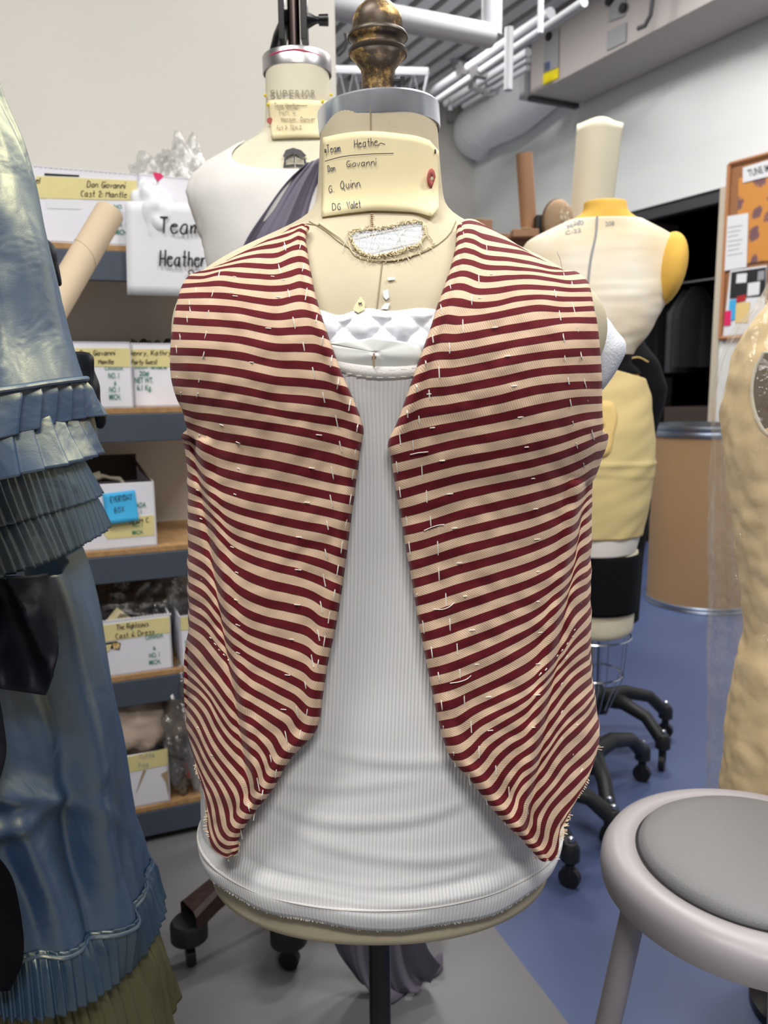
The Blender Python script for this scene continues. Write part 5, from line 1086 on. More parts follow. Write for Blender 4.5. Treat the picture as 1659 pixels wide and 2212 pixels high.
# mauve cloth thrown over its shoulder, trailing to the floor
key = [((664, 352), (742, 322), 1.39), ((628, 385), (752, 340), 1.36), ((575, 455), (772, 430), 1.35), ((525, 535), (790, 520), 1.36), ((505, 640), (800, 620), 1.36), ((560, 900), (805, 900), 1.36), ((620, 1300), (840, 1300), 1.37), ((680, 1700), (890, 1700), 1.41), ((712, 1950), (905, 1960), 1.45), ((728, 2050), (930, 2060), 1.47), ((770, 2110), (952, 2085), 1.485)]
Lc = crv([k[0] for k in key], 90); Rc = crv([k[1] for k in key], 90); Yk = np.interp(np.linspace(0, 1, 90), np.linspace(0, 1, len(key)), [k[2] for k in key])
P = []
for i in range(90):
    r_ = []
    for j in range(50):
        u = j/49; x, y = Lc[i]*(1-u)+Rc[i]*u; y += 12*math.sin(u*math.pi)*(i/89)**6*8
        p = at(x, y, Yk[i]+.016*math.sin(u*17+.7*math.sin(i*.04))*min(1, .5+i/90)+.006*math.sin(u*41)); p[2] = max(p[2], .012); r_.append(p)
    P.append(r_)
o = grid('draped_cloth', P, M['cloth_mauve'], thick=.0012); tag(o, 'mauve grey cloth slung over the white form and trailing on the floor', 'cloth')
cc_ = atz(880, 2128, .0); P = []
for i in range(10):
    r_ = []
    for j in range(40):
        u = j/39; a = atz(835+u*122, 2170-u*78+6*math.sin(u*9), .004); b_ = atz(790+u*165, 2085-u*20, .012); v = i/9
        p = a*(1-v)+b_*v; p[2] = .004+.022*math.sin(v*math.pi)*(1+.5*math.sin(u*14)); r_.append(p)
    P.append(r_)
grid('trailing_hem', P, M['cloth_mauve'], o, thick=.001)
# ================================================================ mustard form in white cover, back view
Y3 = 2.2
r3 = [(438, 1262, 1352, .045, 0), (452, 1262, 1353, .05, 0), (464, 1255, 1358, .055, 0), (480, 1225, 1388, .06, 0), (498, 1185, 1425, .066, 0), (520, 1142, 1462, .075, 0), (545, 1128, 1466, .085, 0), (580, 1124, 1458, .095, 0), (640, 1134, 1440, .11, 0), (680, 1150, 1418, .115, 0), (720, 1170, 1396, .11, 0), (760, 1188, 1362, .10, 0), (785, 1190, 1352, .10, 0), (800, 1178, 1372, .105, 0), (850, 1164, 1392, .115, 0), (920, 1160, 1400, .125, 0), (1010, 1160, 1402, .13, 0), (1090, 1166, 1390, .13, 0), (1170, 1180, 1368, .125, 0), (1210, 1190, 1355, .12, 0)]
b3 = Body(r3, Y3, 2.1, sm_=2)
f3 = thing('dress_form', (b3.par(1.0)[0], Y3, 0), 'mustard form seen from behind in a zipped white cover and pale yellow skirt', 'dress form')
b3.mesh('torso', M['mustard'], f3, nz=100, nt=90)
zA = b3.hit(1300, 468, .003, 1.9, 2.6, 400)[2]; zW = b3.hit(1290, 768, .003, 1.9, 2.6, 400)[2]
def s3(off): return lambda x, y: b3.hit(x, y, off, 1.9, 2.5, 300)
P = []
for v in np.linspace(0, 1, 70):
    r_ = []; z = zA*(1-v)+zW*v
    for th in np.linspace(math.radians(-20), math.radians(200), 90):
        p = b3.pt(z, np.array(th), .004+.003*noise.noise(Vector((th*1.5, z*45, 2)))*(1 if v > .45 else .3)); r_.append(p)
    P.append(r_)
# clip the arm openings: pull cover in so the mustard arm stump shows
P = np.array(P)
b3.garment('waist_band', M['blackcloth'], f3, lambda th: zW+.004, lambda th: b3.hit(1300, 800, .004, 1.9, 2.5, 300)[2]-.01, off=.0045, nz=8, nt=60)
grid('cotton_cover', P, M['cotton_stained'], f3, thick=.0012)
for sgn, xx, nm in ((1, 1440, 'arm_stump'),):
    c = at(xx, 582 if sgn > 0 else 575, Y3-.02); mb = MB(); P = []
    for i in range(17):
        ph = i/16*math.pi; r_ = []
        for j in range(28):
            a = 2*math.pi*j/28; dx, dy, dz = math.sin(ph)*math.cos(a), math.sin(ph)*math.sin(a), math.cos(ph)
            r_.append(c+np.array([dx*.044-dz*.014*sgn*-1, dy*.085, dz*.094]))
        P.append(r_)
    grid(nm, P, M['mustard'], f3, closed=True)
MB().tube([s3(.006)(*q) for q in crv([(1290, 468), (1288, 500), (1276, 560), (1268, 640), (1262, 700), (1260, 765)], 30)], .0032, 6).build('zip', M['greylabel'], f3)
mb = MB(); 
for tx, a, b_, h_ in (('M-40', (1226, 494), (1262, 484), 9), ('C-22', (1222, 507), (1256, 500), 8), ('24', (1238, 486), (1256, 480), 7), ('208', (1308, 488), (1328, 486), 9)): printed(tx, a, b_, h_, s3(.006), mb)
mb.build('stamped_lettering', M['greylabel'], f3, smooth=False)
# pale yellow skirt
zT = b3.hit(1300, 792, .004, 1.9, 2.5, 300)[2]; zB = b3.hit(1300, 1168, .004, 1.9, 2.5, 300)[2]; zM = b3.hit(1300, 1005, .004, 1.9, 2.5, 300)[2]
P = []
for v in np.linspace(0, 1, 80):
    z = zT*(1-v)+zB*v; r_ = []
    for th in np.linspace(-math.pi/2, 3*math.pi/2, 100):
        zz_ = z+.035*math.cos(th)*(1-v)*-1.0
        fold = .004*math.exp(-((z-zM-.012*math.cos(th))/.006)**2)+.004*noise.noise(Vector((th*1.2, z*26+th*2, 8)))+(.002 if v < .63 else 0)
        r_.append(b3.pt(zz_, np.array(th), .008+fold))
    P.append(r_)
sk = grid('yellow_skirt', P, M['yellow'], f3, thick=.0015)
pts = [(1296, 866), (1322, 868), (1333, 890), (1326, 940), (1312, 985), (1290, 990), (1275, 980), (1270, 880)]; c = np.mean(pts, 0); ring = crv(pts+[pts[0]], 40)
grid('amber_patch', [[s3(.0135)(*(c+(q-c)*k)) for q in ring] for k in np.linspace(.02, 1, 5)], M['orange'], sk, thick=.0005)
zz1 = b3.hit(1300, 1206, .004, 1.9, 2.5, 300)[2]
b3.garment('white_hem', M['cotton'], f3, lambda th: zB+.02, lambda th: zz1, off=.004, nz=16, nt=80)
kz = np.linspace(0, 1, 30); bz = zz1
lo3 = Body([(1185, 1192, 1374, .12, 0), (1200, 1192, 1374, .12, 0), (1260, 1196, 1370, .12, 0), (1330, 1200, 1364, .118, 0), (1352, 1202, 1362, .115, 0), (1358, 1210, 1352, .11, 0)], Y3, 2.1, sm_=1)
lo3.mesh('hip_base', M['linen_light'], f3, nz=20, nt=64)
zk0 = lo3.hit(1300, 1334, .002, 1.9, 2.5, 300)[2]; lo3.garment('black_band', M['blackcloth'], f3, lambda th: lo3.z[-1], lambda th: zk0, off=.005, nz=16, nt=80)
# wire cage
cxx, cyy = lo3.par(lo3.z[0])[0], Y3; za = at(1300, 1385, Y3)[2]; zb_ = at(1300, 1452, Y3)[2]
cg = MB().tube([(cxx+.105*math.cos(a), cyy+.10*math.sin(a), za+.02) for a in np.linspace(0, 2*math.pi, 40)], .0028, 6).build('cage_ring', M['chrome'], f3)
MB().tube([(cxx+.085*math.cos(a), cyy+.085*math.sin(a), zb_) for a in np.linspace(0, 2*math.pi, 40)], .0028, 6).build('cage_ring', M['chrome'], f3)
for k in range(8):
    a = k/8*2*math.pi+.2; MB().tube([(cxx+.10*math.cos(a), cyy+.095*math.sin(a), lo3.z[0]), (cxx+.09*math.cos(a), cyy+.09*math.sin(a), zb_), (cxx+.045*math.cos(a), cyy+.045*math.sin(a), .30)], .0016, 5).build('cage_wire', M['chrome'], f3)
MB().tube([(cxx, cyy, .16), (cxx, cyy, lo3.z[0]+.02)], .013, 14).build('pole', M['chrome'], f3)
def starbase(par, c, ends, hz=.17):
    c = np.array(c); MB().lathe([(.04, hz-.045), (.045, hz), (.03, hz+.03), (.015, hz+.05)], tuple(c), 20).build('hub', M['castblack'], par)
    for i, (x, y) in enumerate(ends):
        e = np.array([x, y, 0.]); P = [c+Z3*hz, c*(.6)+e*.4+Z3*(hz+.012), c*.25+e*.75+Z3*(hz-.012), e+Z3*(.095)]; P = [tuple(p) for p in P]
        lg = MB().tube(P, [.030, .024, .021, .022], 10).build('leg', M['castblack'], par); MB().lathe([(.001, .125), (.016, .12), (.024, .105), (.024, .075), (.001, .07)], tuple(e), 16).build('end_cap', M['castblack'], lg)
        MB().lathe([(.001, .137), (.007, .134), (.009, .125)], tuple(e), 12).build('cap_bolt', M['chrome'], lg); caster(e, .027, lg, rz=1.0+i*1.2)
starbase(f3, (cxx, cyy, 0), [(.80, 2.36), (.60, 2.02), (.36, 2.0), (.33, 2.36), (.60, 2.52)])
# ---- black clad form behind it
Y4 = 2.62
b4 = Body([(700, 1300, 1372, .05, 0), (745, 1262, 1392, .07, 0), (780, 1226, 1420, .1, 0), (840, 1200, 1440, .11, 0), (880, 1205, 1432, .11, 0), (930, 1215, 1416, .10, 0), (1000, 1222, 1408, .1, 0), (1100, 1218, 1402, .11, 0), (1200, 1212, 1386, .12, 0), (1330, 1216, 1376, .12, 0)], Y4, 2.1, sm_=2)
f4 = thing('dress_form', (b4.par(.9)[0], Y4, 0), 'form dressed in plain black standing behind the mustard form', 'dress form'); b4.mesh('black_garment', M['blackcloth'], f4, nz=70, nt=60)
MB().tube([s_ for s_ in [b4.hit(x, y, .006, 2.3, 2.9, 300) for x, y in crv([(1355, 776), (1380, 772), (1400, 782)], 8)]], .0022, 5).build('gold_piping', M['orange'], f4)
cx4 = b4.par(b4.z[0])[0]; MB().tube([(cx4, Y4, .15), (cx4, Y4, b4.z[0]+.02)], .013, 12).build('pole', M['chrome'], f4)
starbase(f4, (cx4, Y4, 0), [(cx4+.26*math.cos(a), Y4+.24*math.sin(a)) for a in (.2, 1.5, 2.7, 4.0, 5.4)])
# nearer black caster base whose form is hidden behind the waistcoat
t = thing('stand', (.36, 2.06, 0), 'black five legged caster base just right of the near form', 'stand')
starbase(t, (.36, 2.03, 0), [(.452, 1.83), (.60, 1.98), (.43, 2.22), (.20, 2.2), (.16, 1.9)], hz=.16)
MB().tube([(.36, 2.03, .15), (.36, 2.03, .62)], .013, 12).build('pole', M['black'], t)
# ================================================================ fibre drum
dc = np.array([1.60, 4.42, 0]); pa = at(1410, 1100, 1.0); ux = None
pxl = at(1408, 1100, 4.42)[0]; dr = .29; dc[0] = pxl+dr*1.02; ht = at(1500, 917, dc[1])[2]
t = thing('fibre_drum', dc, 'tall open brown fibre drum with steel rims by the dark doorway', 'drum')
MB().lathe([(dr, .03), (dr, ht-.02), (dr-.006, ht-.02), (dr-.006, .035), (.01, .035)], tuple(dc), 64).build('wall', M['drum'], t)
for z0, z1 in ((0, .035), (ht-.06, ht)): MB().lathe([(dr-.004, z0), (dr+.005, z0), (dr+.009, (z0+z1)/2-.012), (dr+.004, (z0+z1)/2), (dr+.009, (z0+z1)/2+.012), (dr+.005, z1), (dr-.007, z1), (dr-.007, z0+.01)], tuple(dc), 64).build('steel_rim', M['drumrim'], t)
# ================================================================ things on a cabinet behind the right shoulder
YC = 3.6; zt_ = at(1100, 512, YC)[2]-.03
ca = at(1000, 540, YC)[0]; cb = at(1318, 540, YC)[0]
t = thing('work_cabinet', ((ca+cb)/2, YC+.1, 0), 'tan cabinet standing behind the striped waistcoat shoulder', 'cabinet')
MB().box(((ca+cb)/2, YC+.12, zt_/2), (cb-ca, .42, zt_-.02)).build('body', M['tube2'], t, smooth=False, bevel=.004); MB().box(((ca+cb)/2, YC+.12, zt_-.01), (cb-ca+.03, .45, .02)).build('top', M['tube2'], t, smooth=False, bevel=.003)
def cbox(x0, x1, y0, Y, dp, label, m='tube2', zb=None):
    a = at(x0, y0, Y); b_ = at(x1, y0, Y); z0 = zb or zt_+.001; t = thing('cardboard_box', ((a[0]+b_[0])/2, Y+dp/2, z0), label, 'box'); 
    MB().box(((a[0]+b_[0])/2, Y+dp/2, (z0+a[2])/2), (b_[0]-a[0], dp, a[2]-z0)).build('sides', M[m], t, smooth=False, bevel=.003)
    MB().box(((a[0]+b_[0])/2, Y+dp/2, a[2]+.0015), (.04, dp+.004, .002)).build('sealing_tape', M['tape'], t, smooth=False); return a[2]
cbox(1005, 1064, 474, 3.44, .2, 'brown cardboard box nearest the linen neck behind the shoulder')
z_ = cbox(1108, 1165, 494, 3.42, .16, 'brown cardboard box under the upright cardboard tube')
cbox(1068, 1106, 506, 3.46, .2, 'low brown cardboard box between two taller ones')
a = at(1132, 332, 3.5); o = None; t = thing('cardboard_tube', (a[0], 3.5, z_), 'upright brown cardboard tube standing on a cardboard box', 'cardboard tube')
MB().tube([(a[0]+.03, 3.52, z_+.003), (a[0], 3.5, a[2])], .034, 24, cap=False).build('tube', M['tube2'], t); MB().tube([(a[0]+.001, 3.5, a[2]-.03), (a[0], 3.5, a[2]-.001)], .031, 20).build('hollow_end', M['carton_dark'], t)
# fabric roll
T = at(1288, 268, 3.75); B = np.array([T[0]-.035, 3.72, zt_+.002]); t = thing('fabric_roll', B, 'thick upright roll of cream muslin with a loose outer edge', 'fabric roll')
P = []; n = 70
for v in np.linspace(0, 1, 16):
    c = B*(1-v)+T*v; r_ = []
    for i in range(n):
        a = -1.2+i/(n-1)*2*math.pi*1.16; r0_ = .074+.008*(i/(n-1))+(.03*max(0, (i/(n-1)-.9)/.1)**1.5*(.3+.7*v)); r_.append(c+np.array([r0_*math.cos(a), -r0_*math.sin(a)*-1, 0])+Z3*(.006*math.sin(a*3) if v == 1 else 0))
    P.append(r_)
grid('outer_wrap', P, M['muslin'], t, thick=.003); MB().tube([B, T-Z3*.012], .071, 40).build('core_roll', M['muslin'], t)
# basket hat and black box
a = at(1168, 462, 3.42); b_ = at(1212, 500, 3.42); o = MB().box(((a[0]+b_[0])/2-.01, 3.5, (zt_+.001+a[2])/2), (b_[0]-a[0]+.01, .14, a[2]-zt_-.001)).build('black_box', M['blackm'], smooth=False, bevel=.003); tag(o, 'small black box beside the oval straw hat', 'box')
c = at(1208, 478, 3.38); P = []
for i in range(14):
    ph = i/13*math.pi*.55; P.append([c+np.array([.058*math.sin(ph)*math.cos(a)+.012*math.cos(ph), -.03*math.cos(ph)+.02, .085*math.sin(ph)*math.sin(a)+.004]) for a in np.linspace(0, 2*math.pi, 40, endpoint=False)])
o = grid('straw_hat', P, M['carton_in'], closed=True, thick=.004); tag(o, 'oval tan straw hat with a pale frilled trim tipped on edge', 'hat')
mb = MB(); mb.tube([P[-1][i]+np.array([.0, .01, 0]) for i in range(40)]+[P[-1][0]+np.array([0, .01, 0])], .007, 8); mb.build('brim', M['brown_in'], o)
mb = MB()
for i in range(26): a = rng.uniform(0, 6.28); q = rng.uniform(0, 1); p = c+np.array([.012+.022*q*math.cos(a), -.045, .05*q*math.sin(a)]); mb.tube([p, p+rng.uniform(-.01, .01, 3)], .003, 5)
mb.build('frill', M['linen_light'], o)
# ================================================================ grey stool
sc = np.array([.494, .985, 0]); SZ = .62
t = thing('stool', (sc[0], sc[1], 0), 'round grey metal stool with a grey vinyl seat pad, nearest the lens', 'stool')
MB().lathe([(.150, SZ-.014), (.156, SZ-.004), (.166, SZ-.001), (.182, SZ-.002), (.194, SZ-.008), (.201, SZ-.020), (.203, SZ-.034), (.201, SZ-.046), (.194, SZ-.047), (.194, SZ-.030), (.12, SZ-.022)], tuple(sc), 128).build('rim', M['stool'], t, ang=60)
MB().lathe([(.151, SZ-.012), (.1535, SZ-.004), (.151, SZ+.003), (.142, SZ+.0085), (.12, SZ+.013), (.08, SZ+.017), (.04, SZ+.019), (.001, SZ+.0195)], tuple(sc), 128).build('seat_pad', M['vinyl'], t, ang=60)
MB().lathe([(.1495, SZ-.012), (.1565, SZ-.0035), (.1500, SZ-.003)], tuple(sc), 96).build('pad_seam', M['gap'], t)
for k in range(3):
    a = math.radians((187, 52, 318)[k]); d = np.array([math.cos(a), math.sin(a), 0]); l_ = MB().tube([tuple(sc+d*.165+Z3*(SZ-.03)), tuple(sc+d*.27+Z3*.0)], .0165, 20).build('leg', M['stool'], t); MB().tube([tuple(sc+d*.2665+Z3*.022), tuple(sc+d*.27+Z3*.001)], .019, 16).build('foot', M['blackm'], l_)
MB().tube([tuple(sc+np.array([.236*math.cos(a), .236*math.sin(a), .13])) for a in np.linspace(0, 2*math.pi, 60)], .009, 10).build('foot_ring', M['stool'], t)
# ================================================================ padded form under clear film
Y5 = 1.42
r5 = [(600, 1690, 1900, .06, 0), (640, 1672, 1920, .07, 0), (700, 1625, 1970, .1, 0), (760, 1596, 2000, .12, 0), (820, 1580, 2015, .13, 0), (900, 1570, 2025, .135, 0), (1000, 1576, 2020, .135, 0), (1100, 1588, 2008, .13, 0), (1200, 1602, 1995, .125, 0), (1300, 1614, 1985, .12, 0), (1392, 1620, 1980, .12, 0), (1430, 1604, 1995, .13, 0), (1500, 1592, 2010, .14, 0), (1600, 1578, 2025, .15, 0), (1750, 1568, 2040, .155, 0), (1950, 1580, 2030, .15, 0)]
b5 = Body(r5, Y5, 2.2, sm_=2)
t5 = thing('padded_form', (b5.par(.9)[0], Y5, 0), 'cream padded form under clear film behind the grey stool', 'padded form')
pd_ = b5.mesh('padding', M['cream'], t5, nz=220, nt=220)
for v_ in pd_.data.vertices:
    p_ = v_.co.copy(); n_ = Vector((p_.x-b5.par(p_.z)[0], p_.y-Y5, 0)).normalized(); v_.co += n_*(-.002+.010*(abs(noise.noise(Vector((p_.x*9, p_.y*9, p_.z*16)))))+.004*noise.noise(p_*34))
pts = [(1650, 762), (1636, 785), (1626, 820), (1625, 860), (1636, 905), (1655, 935), (1690, 945), (1715, 880), (1710, 800), (1685, 762)]; c = np.mean(pts, 0); ring = crv(pts+[pts[0]], 50)
grid('armhole', [[b5.hit(*(c+(q-c)*k), .002, 1.1, 1.7, 260) for q in ring] for k in np.linspace(.02, 1, 6)], M['brown_in'], t5)
MB().tube([b5.hit(*q, .002, 1.1, 1.7, 260) for q in ring], .003, 6).build('armhole_binding', M['linen_light'], t5)
mb = MB(); c5 = b5.par(.5); MB().tube([(c5[0], Y5, .05), (c5[0], Y5, b5.z[0])], .015, 12).build('pole', M['black'], t5); MB().lathe([(.12, 0), (.12, .02), (.04, .05), (.015, .07)], (c5[0], Y5, 0), 40).build('base', M['black'], t5)
fr_ = [(580, 1688, 1902, .07), (640, 1664, 1928, .08), (700, 1616, 1978, .11), (760, 1588, 2008, .13), (860, 1563, 2030, .145), (1000, 1561, 2034, .15), (1250, 1558, 2038, .155), (1500, 1554, 2044, .165), (1700, 1552, 2046, .17), (1900, 1550, 2046, .17)]
bf = Body([(a, b_, c_, d_) for a, b_, c_, d_ in fr_], Y5, 2.2, sm_=2); P = []
for z in np.linspace(bf.z[-1], bf.z[0], 130): P.append([bf.pt(z, np.array(th), .008+.009*noise.noise(Vector((math.cos(th)*7, math.sin(th)*7, z*6)))+.007*abs(noise.noise(Vector((math.cos(th)*16, math.sin(th)*16, z*14))))+.003*math.sin(th*23+3*math.sin(z*4))) for th in np.linspace(0, 2*math.pi, 150, endpoint=False)])
o = grid('clear_film', P, M['film'], closed=True); tag(o, 'clear plastic garment bag pulled over the cream padded form', 'plastic bag')
# ================================================================ blue taffeta gown at the left
gown = thing('gown', (-.62, 1.0, 0), 'iridescent blue taffeta gown with pleated cuffs and tiers on its stand', 'gown')
def bell(name, rows, m, par, n=160, s0=-1.9, s1=1.9, fold=None, pleat=None, nv=60, thick=.0012):
    """rows: (Xc, Yc, b, pxR, pyR, pyF, pxF) ring centre, front half depth, right outline point, front height point"""
    K = []
    for (Xc, Yc, b_, pxR, pyR, pxF, pyF) in rows:
        Rp = at(pxR, pyR, Yc); a = Rp[0]-Xc; Fp = at(pxF, pyF, Yc-b_); K.append((Xc, Yc, b_, a, Rp[2], Fp[2]))
    K = crv(K, nv); P = []; S = np.linspace(s0, s1, n)
    for i, (Xc, Yc, b_, a, zr, zf) in enumerate(K):
        v = i/(nv-1); r_ = []
        for s in S:
            q = s*math.pi/2; f_ = fold(s, v, zf) if fold else 0
            if pleat: f_ += pleat(s, v)
            z = zf+(zr-zf)*(1-math.cos(q))*.5*1.0 if False else zf+(zr-zf)*math.sin(min(abs(q), math.pi/2))**2
            r_.append((Xc+(a+f_)*math.sin(q), Yc-(b_+f_)*math.cos(q), z))
        P.append(r_)
    return grid(name, P, m, par, thick=thick), K
def knife(n, amp, p0=0, v0=0.0, jit=.25):
    def f(s, v):
        t = s*n+.25*math.sin(s*7+p0); ph = t-math.floor(t); k = min(1, max(0, (v-v0)*3+.25)); c = math.floor(t); am = amp*(1+jit*math.sin(c*2.3))
        return am*k*((ph/.82) if ph < .82 else (1-ph)/.18)
    return f
def tn(s, v, z, k=1.0, sc_=3.0, sd=0): return k*(noise.noise(Vector((s*sc_, z*sc_*1.3, sd)))+.5*noise.noise(Vector((s*sc_*2.3, z*sc_*2, sd+4))))
# skirt
skirt_rows = [(-.62, 1.02, .22, 140, 1215, 60, 1240), (-.60, 1.02, .21, 168, 1290, 60, 1310), (-.57, 1.02, .2, 215, 1440, 60, 1460), (-.54, 1.02, .19, 252, 1600, 80, 1640), (-.51, 1.02, .18, 272, 1760, 100, 1800), (-.48, 1.02, .17, 294, 1880, 130, 1965), (-.465, 1.02, .17, 303, 1948, 165, 2075)]
def skf(s, v, z):
    d = .022*tn(s, v, z, 1, 1.6, 2)+.014*tn(s, v, z, 1, 4, 7)
    d += .022*math.exp(-((s-.78+.05*math.sin(z*9))/.09)**2)-.016*math.exp(-((s-.60+.08*math.sin(z*5))/.06)**2)+.012*math.exp(-((s-.35-.3*(v-.5))/.1)**2)
    d += .016*math.exp(-((v-.55-.35*(s-.3)**2)/.035)**2)*math.exp(-((s-.25)/.5)**2)+.014*math.exp(-((v-.72+.3*(s-.1))/.03)**2)*math.exp(-((s-.2)/.4)**2)
    return d
skirt, KS = bell('skirt', skirt_rows, M['taffeta'], gown, fold=skf, nv=150, n=220)
# hem cord + hem ruffle + petticoat
def ringpts(K, s0, s1, n, off=0, fold=None):
    Xc, Yc, b_, a, zr, zf = K; out = []
    for s in np.linspace(s0, s1, n):
        q = s*math.pi/2; f_ = off+(fold(s, 1, zf) if fold else 0); out.append((Xc+(a+f_)*math.sin(q), Yc-(b_+f_)*math.cos(q), zf+(zr-zf)*math.sin(min(abs(q), math.pi/2))**2))
    return out
MB().tube(ringpts(KS[-1], -1.2, 1.5, 120, .004, skf), .0028, 8).build('piping', M['taffeta'], skirt)
rr = [(-.465, 1.02, .166, 300, 1938, 165, 2060), (-.46, 1.02, .172, 308, 1990, 165, 2115), (-.455, 1.02, .18, 318, 2042, 150, 2190)]
bell('hem_ruffle', rr, M['taffeta_dark'], skirt, pleat=knife(19, .008), fold=lambda s, v, z: skf(s, 1, z)*(1-v)+.008*math.sin(s*6)*v+.003, nv=24, n=520, s0=-1.3, s1=1.5)
rr = [(-.47, 1.02, .14, 300, 2020, 160, 2120), (-.465, 1.02, .15, 338, 2110, 150, 2215), (-.46, 1.02, .16, 366, 2230, 150, 2330)]
pt_, _ = bell('petticoat', rr, M['petti'], gown, pleat=knife(12, .007, 2), fold=lambda s, v, z: .012*tn(s, v, z, 1, 7, 3), nv=30, n=380, s0=-1.3, s1=1.5)
# peplum tiers (lowest first)
tiers = [([(-.62, 1.0, .26, 120, 1030, 10, 1150), (-.62, 1.0, .275, 160, 1100, 10, 1235), (-.62, 1.0, .285, 192, 1174, 10, 1325)], 36), ([(-.62, 1.0, .27, 105, 960, 10, 1040), (-.62, 1.0, .285, 138, 1030, 10, 1120), (-.62, 1.0, .295, 166, 1092, 10, 1200)], 36), ([(-.62, 1.0, .27, 90, 880, 10, 920), (-.62, 1.0, .285, 120, 940, 10, 1005), (-.62, 1.0, .30, 150, 1000, 10, 1080)], 36)]
for rws, n_ in tiers: bell('pleated_tier', rws, M['taffeta_dark'], gown, pleat=knife(n_, .006, n_), fold=lambda s, v, z: .007*math.sin(s*9+z*20)*v, nv=26, n=620, s0=-1.3, s1=1.6)
# sleeve
SY = .80
sl_rows = [(-.60, SY+.06, .01, -420, -170, -420, -170), (-.585, SY+.02, .05, -220, -110, -240, -110), (-.57, SY+.01, .07, -120, -30, -120, -30), (-.56, SY, .08, -60, 60, -60, 60), (-.56, SY, .09, 0, 218, -40, 200), (-.56, SY, .10, 38, 300, -20, 300), (-.55, SY, .105, 72, 400, 0, 400), (-.545, SY, .11, 92, 480, 0, 490), (-.54, SY, .115, 122, 610, 0, 640), (-.53, SY, .12, 150, 720, 20, 760), (-.52, SY, .125, 170, 780, 30, 840), (-.515, SY, .128, 184, 818, 30, 886)]
def slf(s, v, z):
    d = .012*tn(s, v, z, 1, 2.2, 12)+.006*tn(s, v, z, 1, 6, 3)
    d += .012*math.exp(-((s-.72+.12*v)/.07)**2)*math.sin(v*3)-.010*math.exp(-((s-.55+.1*math.sin(v*6))/.06)**2)+.008*math.exp(-((s-.4-.2*v)/.07)**2)
    d += .016*math.exp(-((v-.80-.25*(s-.38)**2)/.016)**2)*math.exp(-((s-.42)/.13)**2)-.014*math.exp(-((v-.835-.2*(s-.38)**2)/.016)**2)*math.exp(-((s-.42)/.13)**2)
    return d
slv, KL = bell('sleeve', sl_rows, M['taffeta'], gown, fold=slf, nv=150, n=220)
MB().tube(ringpts(KL[-1], -1.6, 1.6, 120, .003, slf), .0026, 8).build('piping', M['taffeta'], slv)
rr = [(-.515, SY, .122, 160, 850, 60, 960), (-.515, SY, .135, 182, 915, 70, 1045), (-.515, SY, .142, 202, 978, 80, 1120)]
bell('cuff_ruffle', rr, M['taffeta'], slv, pleat=knife(13, .007, 1), fold=lambda s, v, z: .012*math.sin(s*8+1)*v*v, nv=26, n=520, s0=-1.6, s1=1.6)
rr = [(-.515, SY, .126, 172, 816, 30, 880), (-.515, SY, .136, 178, 858, 35, 950), (-.515, SY, .144, 184, 900, 40, 1030)]
bell('cuff_ruffle', rr, M['taffeta'], slv, pleat=knife(14, .0065), fold=lambda s, v, z: slf(s, 1, z)*(1-v)+.003+.008*math.sin(s*7)*v, nv=26, n=520, s0=-1.6, s1=1.6)
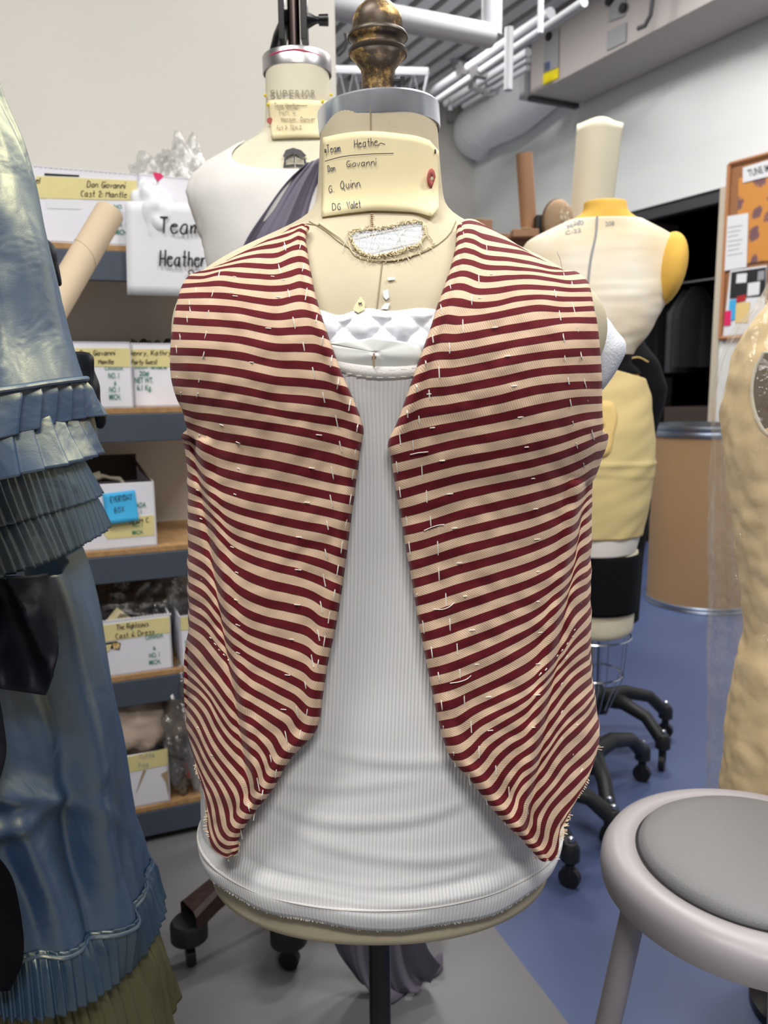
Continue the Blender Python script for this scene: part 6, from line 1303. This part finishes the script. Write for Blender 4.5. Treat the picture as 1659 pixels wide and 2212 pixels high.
# dark navy bow / sash falling at the side
def sash(pts, Y, name, label, m='navyshine', seed=1, par=None, depth=.009):
    c = np.mean(pts, 0); ring = crv(pts+[pts[0]], 60); P = []
    for k in np.linspace(.02, 1, 12): P.append([at(*(c+(q-c)*k), Y-depth*math.sqrt(max(0, 1-k*k))+.012*noise.noise(Vector(((c+(q-c)*k)[0]*.02, (c+(q-c)*k)[1]*.01, seed)))) for q in ring])
    o = grid(name, P, M[m], par, thick=.002); 
    if label: o['label'] = label
    return o
sash([(150, 762), (197, 768), (200, 800), (211, 830), (214, 870), (226, 912), (222, 922), (190, 900), (170, 840)], .90, 'navy_bow', 'dark navy bow end behind the cuff', par=gown)
sash([(100, 520), (112, 530), (122, 570), (128, 615), (112, 590)], .90, 'navy_bow', 'dark navy trim at the back of the sleeve', par=gown, depth=.01)
def skY(x, y):
    Y = .85
    for _ in range(8):
        p = at(x, y, Y); k = int(np.argmin(np.abs(KS[:, 5]-p[2]))); Xc, Yc, b_, a, zr, zf = KS[k]; u = min(1, abs(p[0]-Xc)/a); Y = Yc-b_*math.sqrt(1-u*u)
    return Y
def drape(L_, R_, Y, label, m='navyshine', seed=1, amp=.012, fr=9):
    L2, R2 = crv(L_, 40), crv(R_, 40); P = []
    for i in range(40):
        r_ = []
        for j in range(36):
            u = j/35; q = L2[i]*(1-u)+R2[i]*u; dz = amp*math.sin(u*fr+seed+1.3*math.sin(i*.12))*(.4+i/60)+.010*noise.noise(Vector((u*4, i*.12, seed))); e = .03*max(0, (u-.75)/.25)**2
            r_.append(at(q[0], q[1], skY(*q)-.035+dz*.7))
        P.append(r_)
    o = grid('navy_sash', P, M[m], gown, thick=.002); o['label'] = label; return o
drape([(-70, 1262), (-70, 1340), (-70, 1400), (-70, 1478)], [(104, 1238), (113, 1290), (124, 1360), (127, 1400), (98, 1502)], .685, 'dark navy sash loop on the hip', seed=2)
drape([(-70, 1480), (-70, 1560), (-70, 1640), (-70, 1730)], [(-4, 1490), (8, 1560), (14, 1620), (-8, 1712)], .70, 'dark navy sash tail at the hip', seed=4, amp=.006)
drape([(-80, 1820), (-80, 1900), (-80, 2020), (-80, 2150)], [(-10, 1838), (26, 1900), (46, 1980), (48, 2080), (22, 2140)], .74, 'black sash tail lying over the skirt hem', m='blackcloth', seed=5)
bd_ = Body([(60, -560, -120, .10, 0), (120, -600, -90, .12, 0), (400, -560, -110, .13, 0), (700, -520, -130, .12, 0), (900, -500, -130, .12, 0), (1100, -520, -120, .13, 0)], 1.02, 2.1, sm_=2)
bd_.mesh('bodice', M['taffeta'], gown, nz=40, nt=60)
MB().tube([(-.66, 1.02, .03), (-.66, 1.02, 1.0)], .014, 12).build('pole', M['black'], gown); MB().lathe([(.2, 0), (.2, .02), (.04, .045), (.014, .06)], (-.66, 1.02, 0), 32).build('stand_base', M['black'], gown)
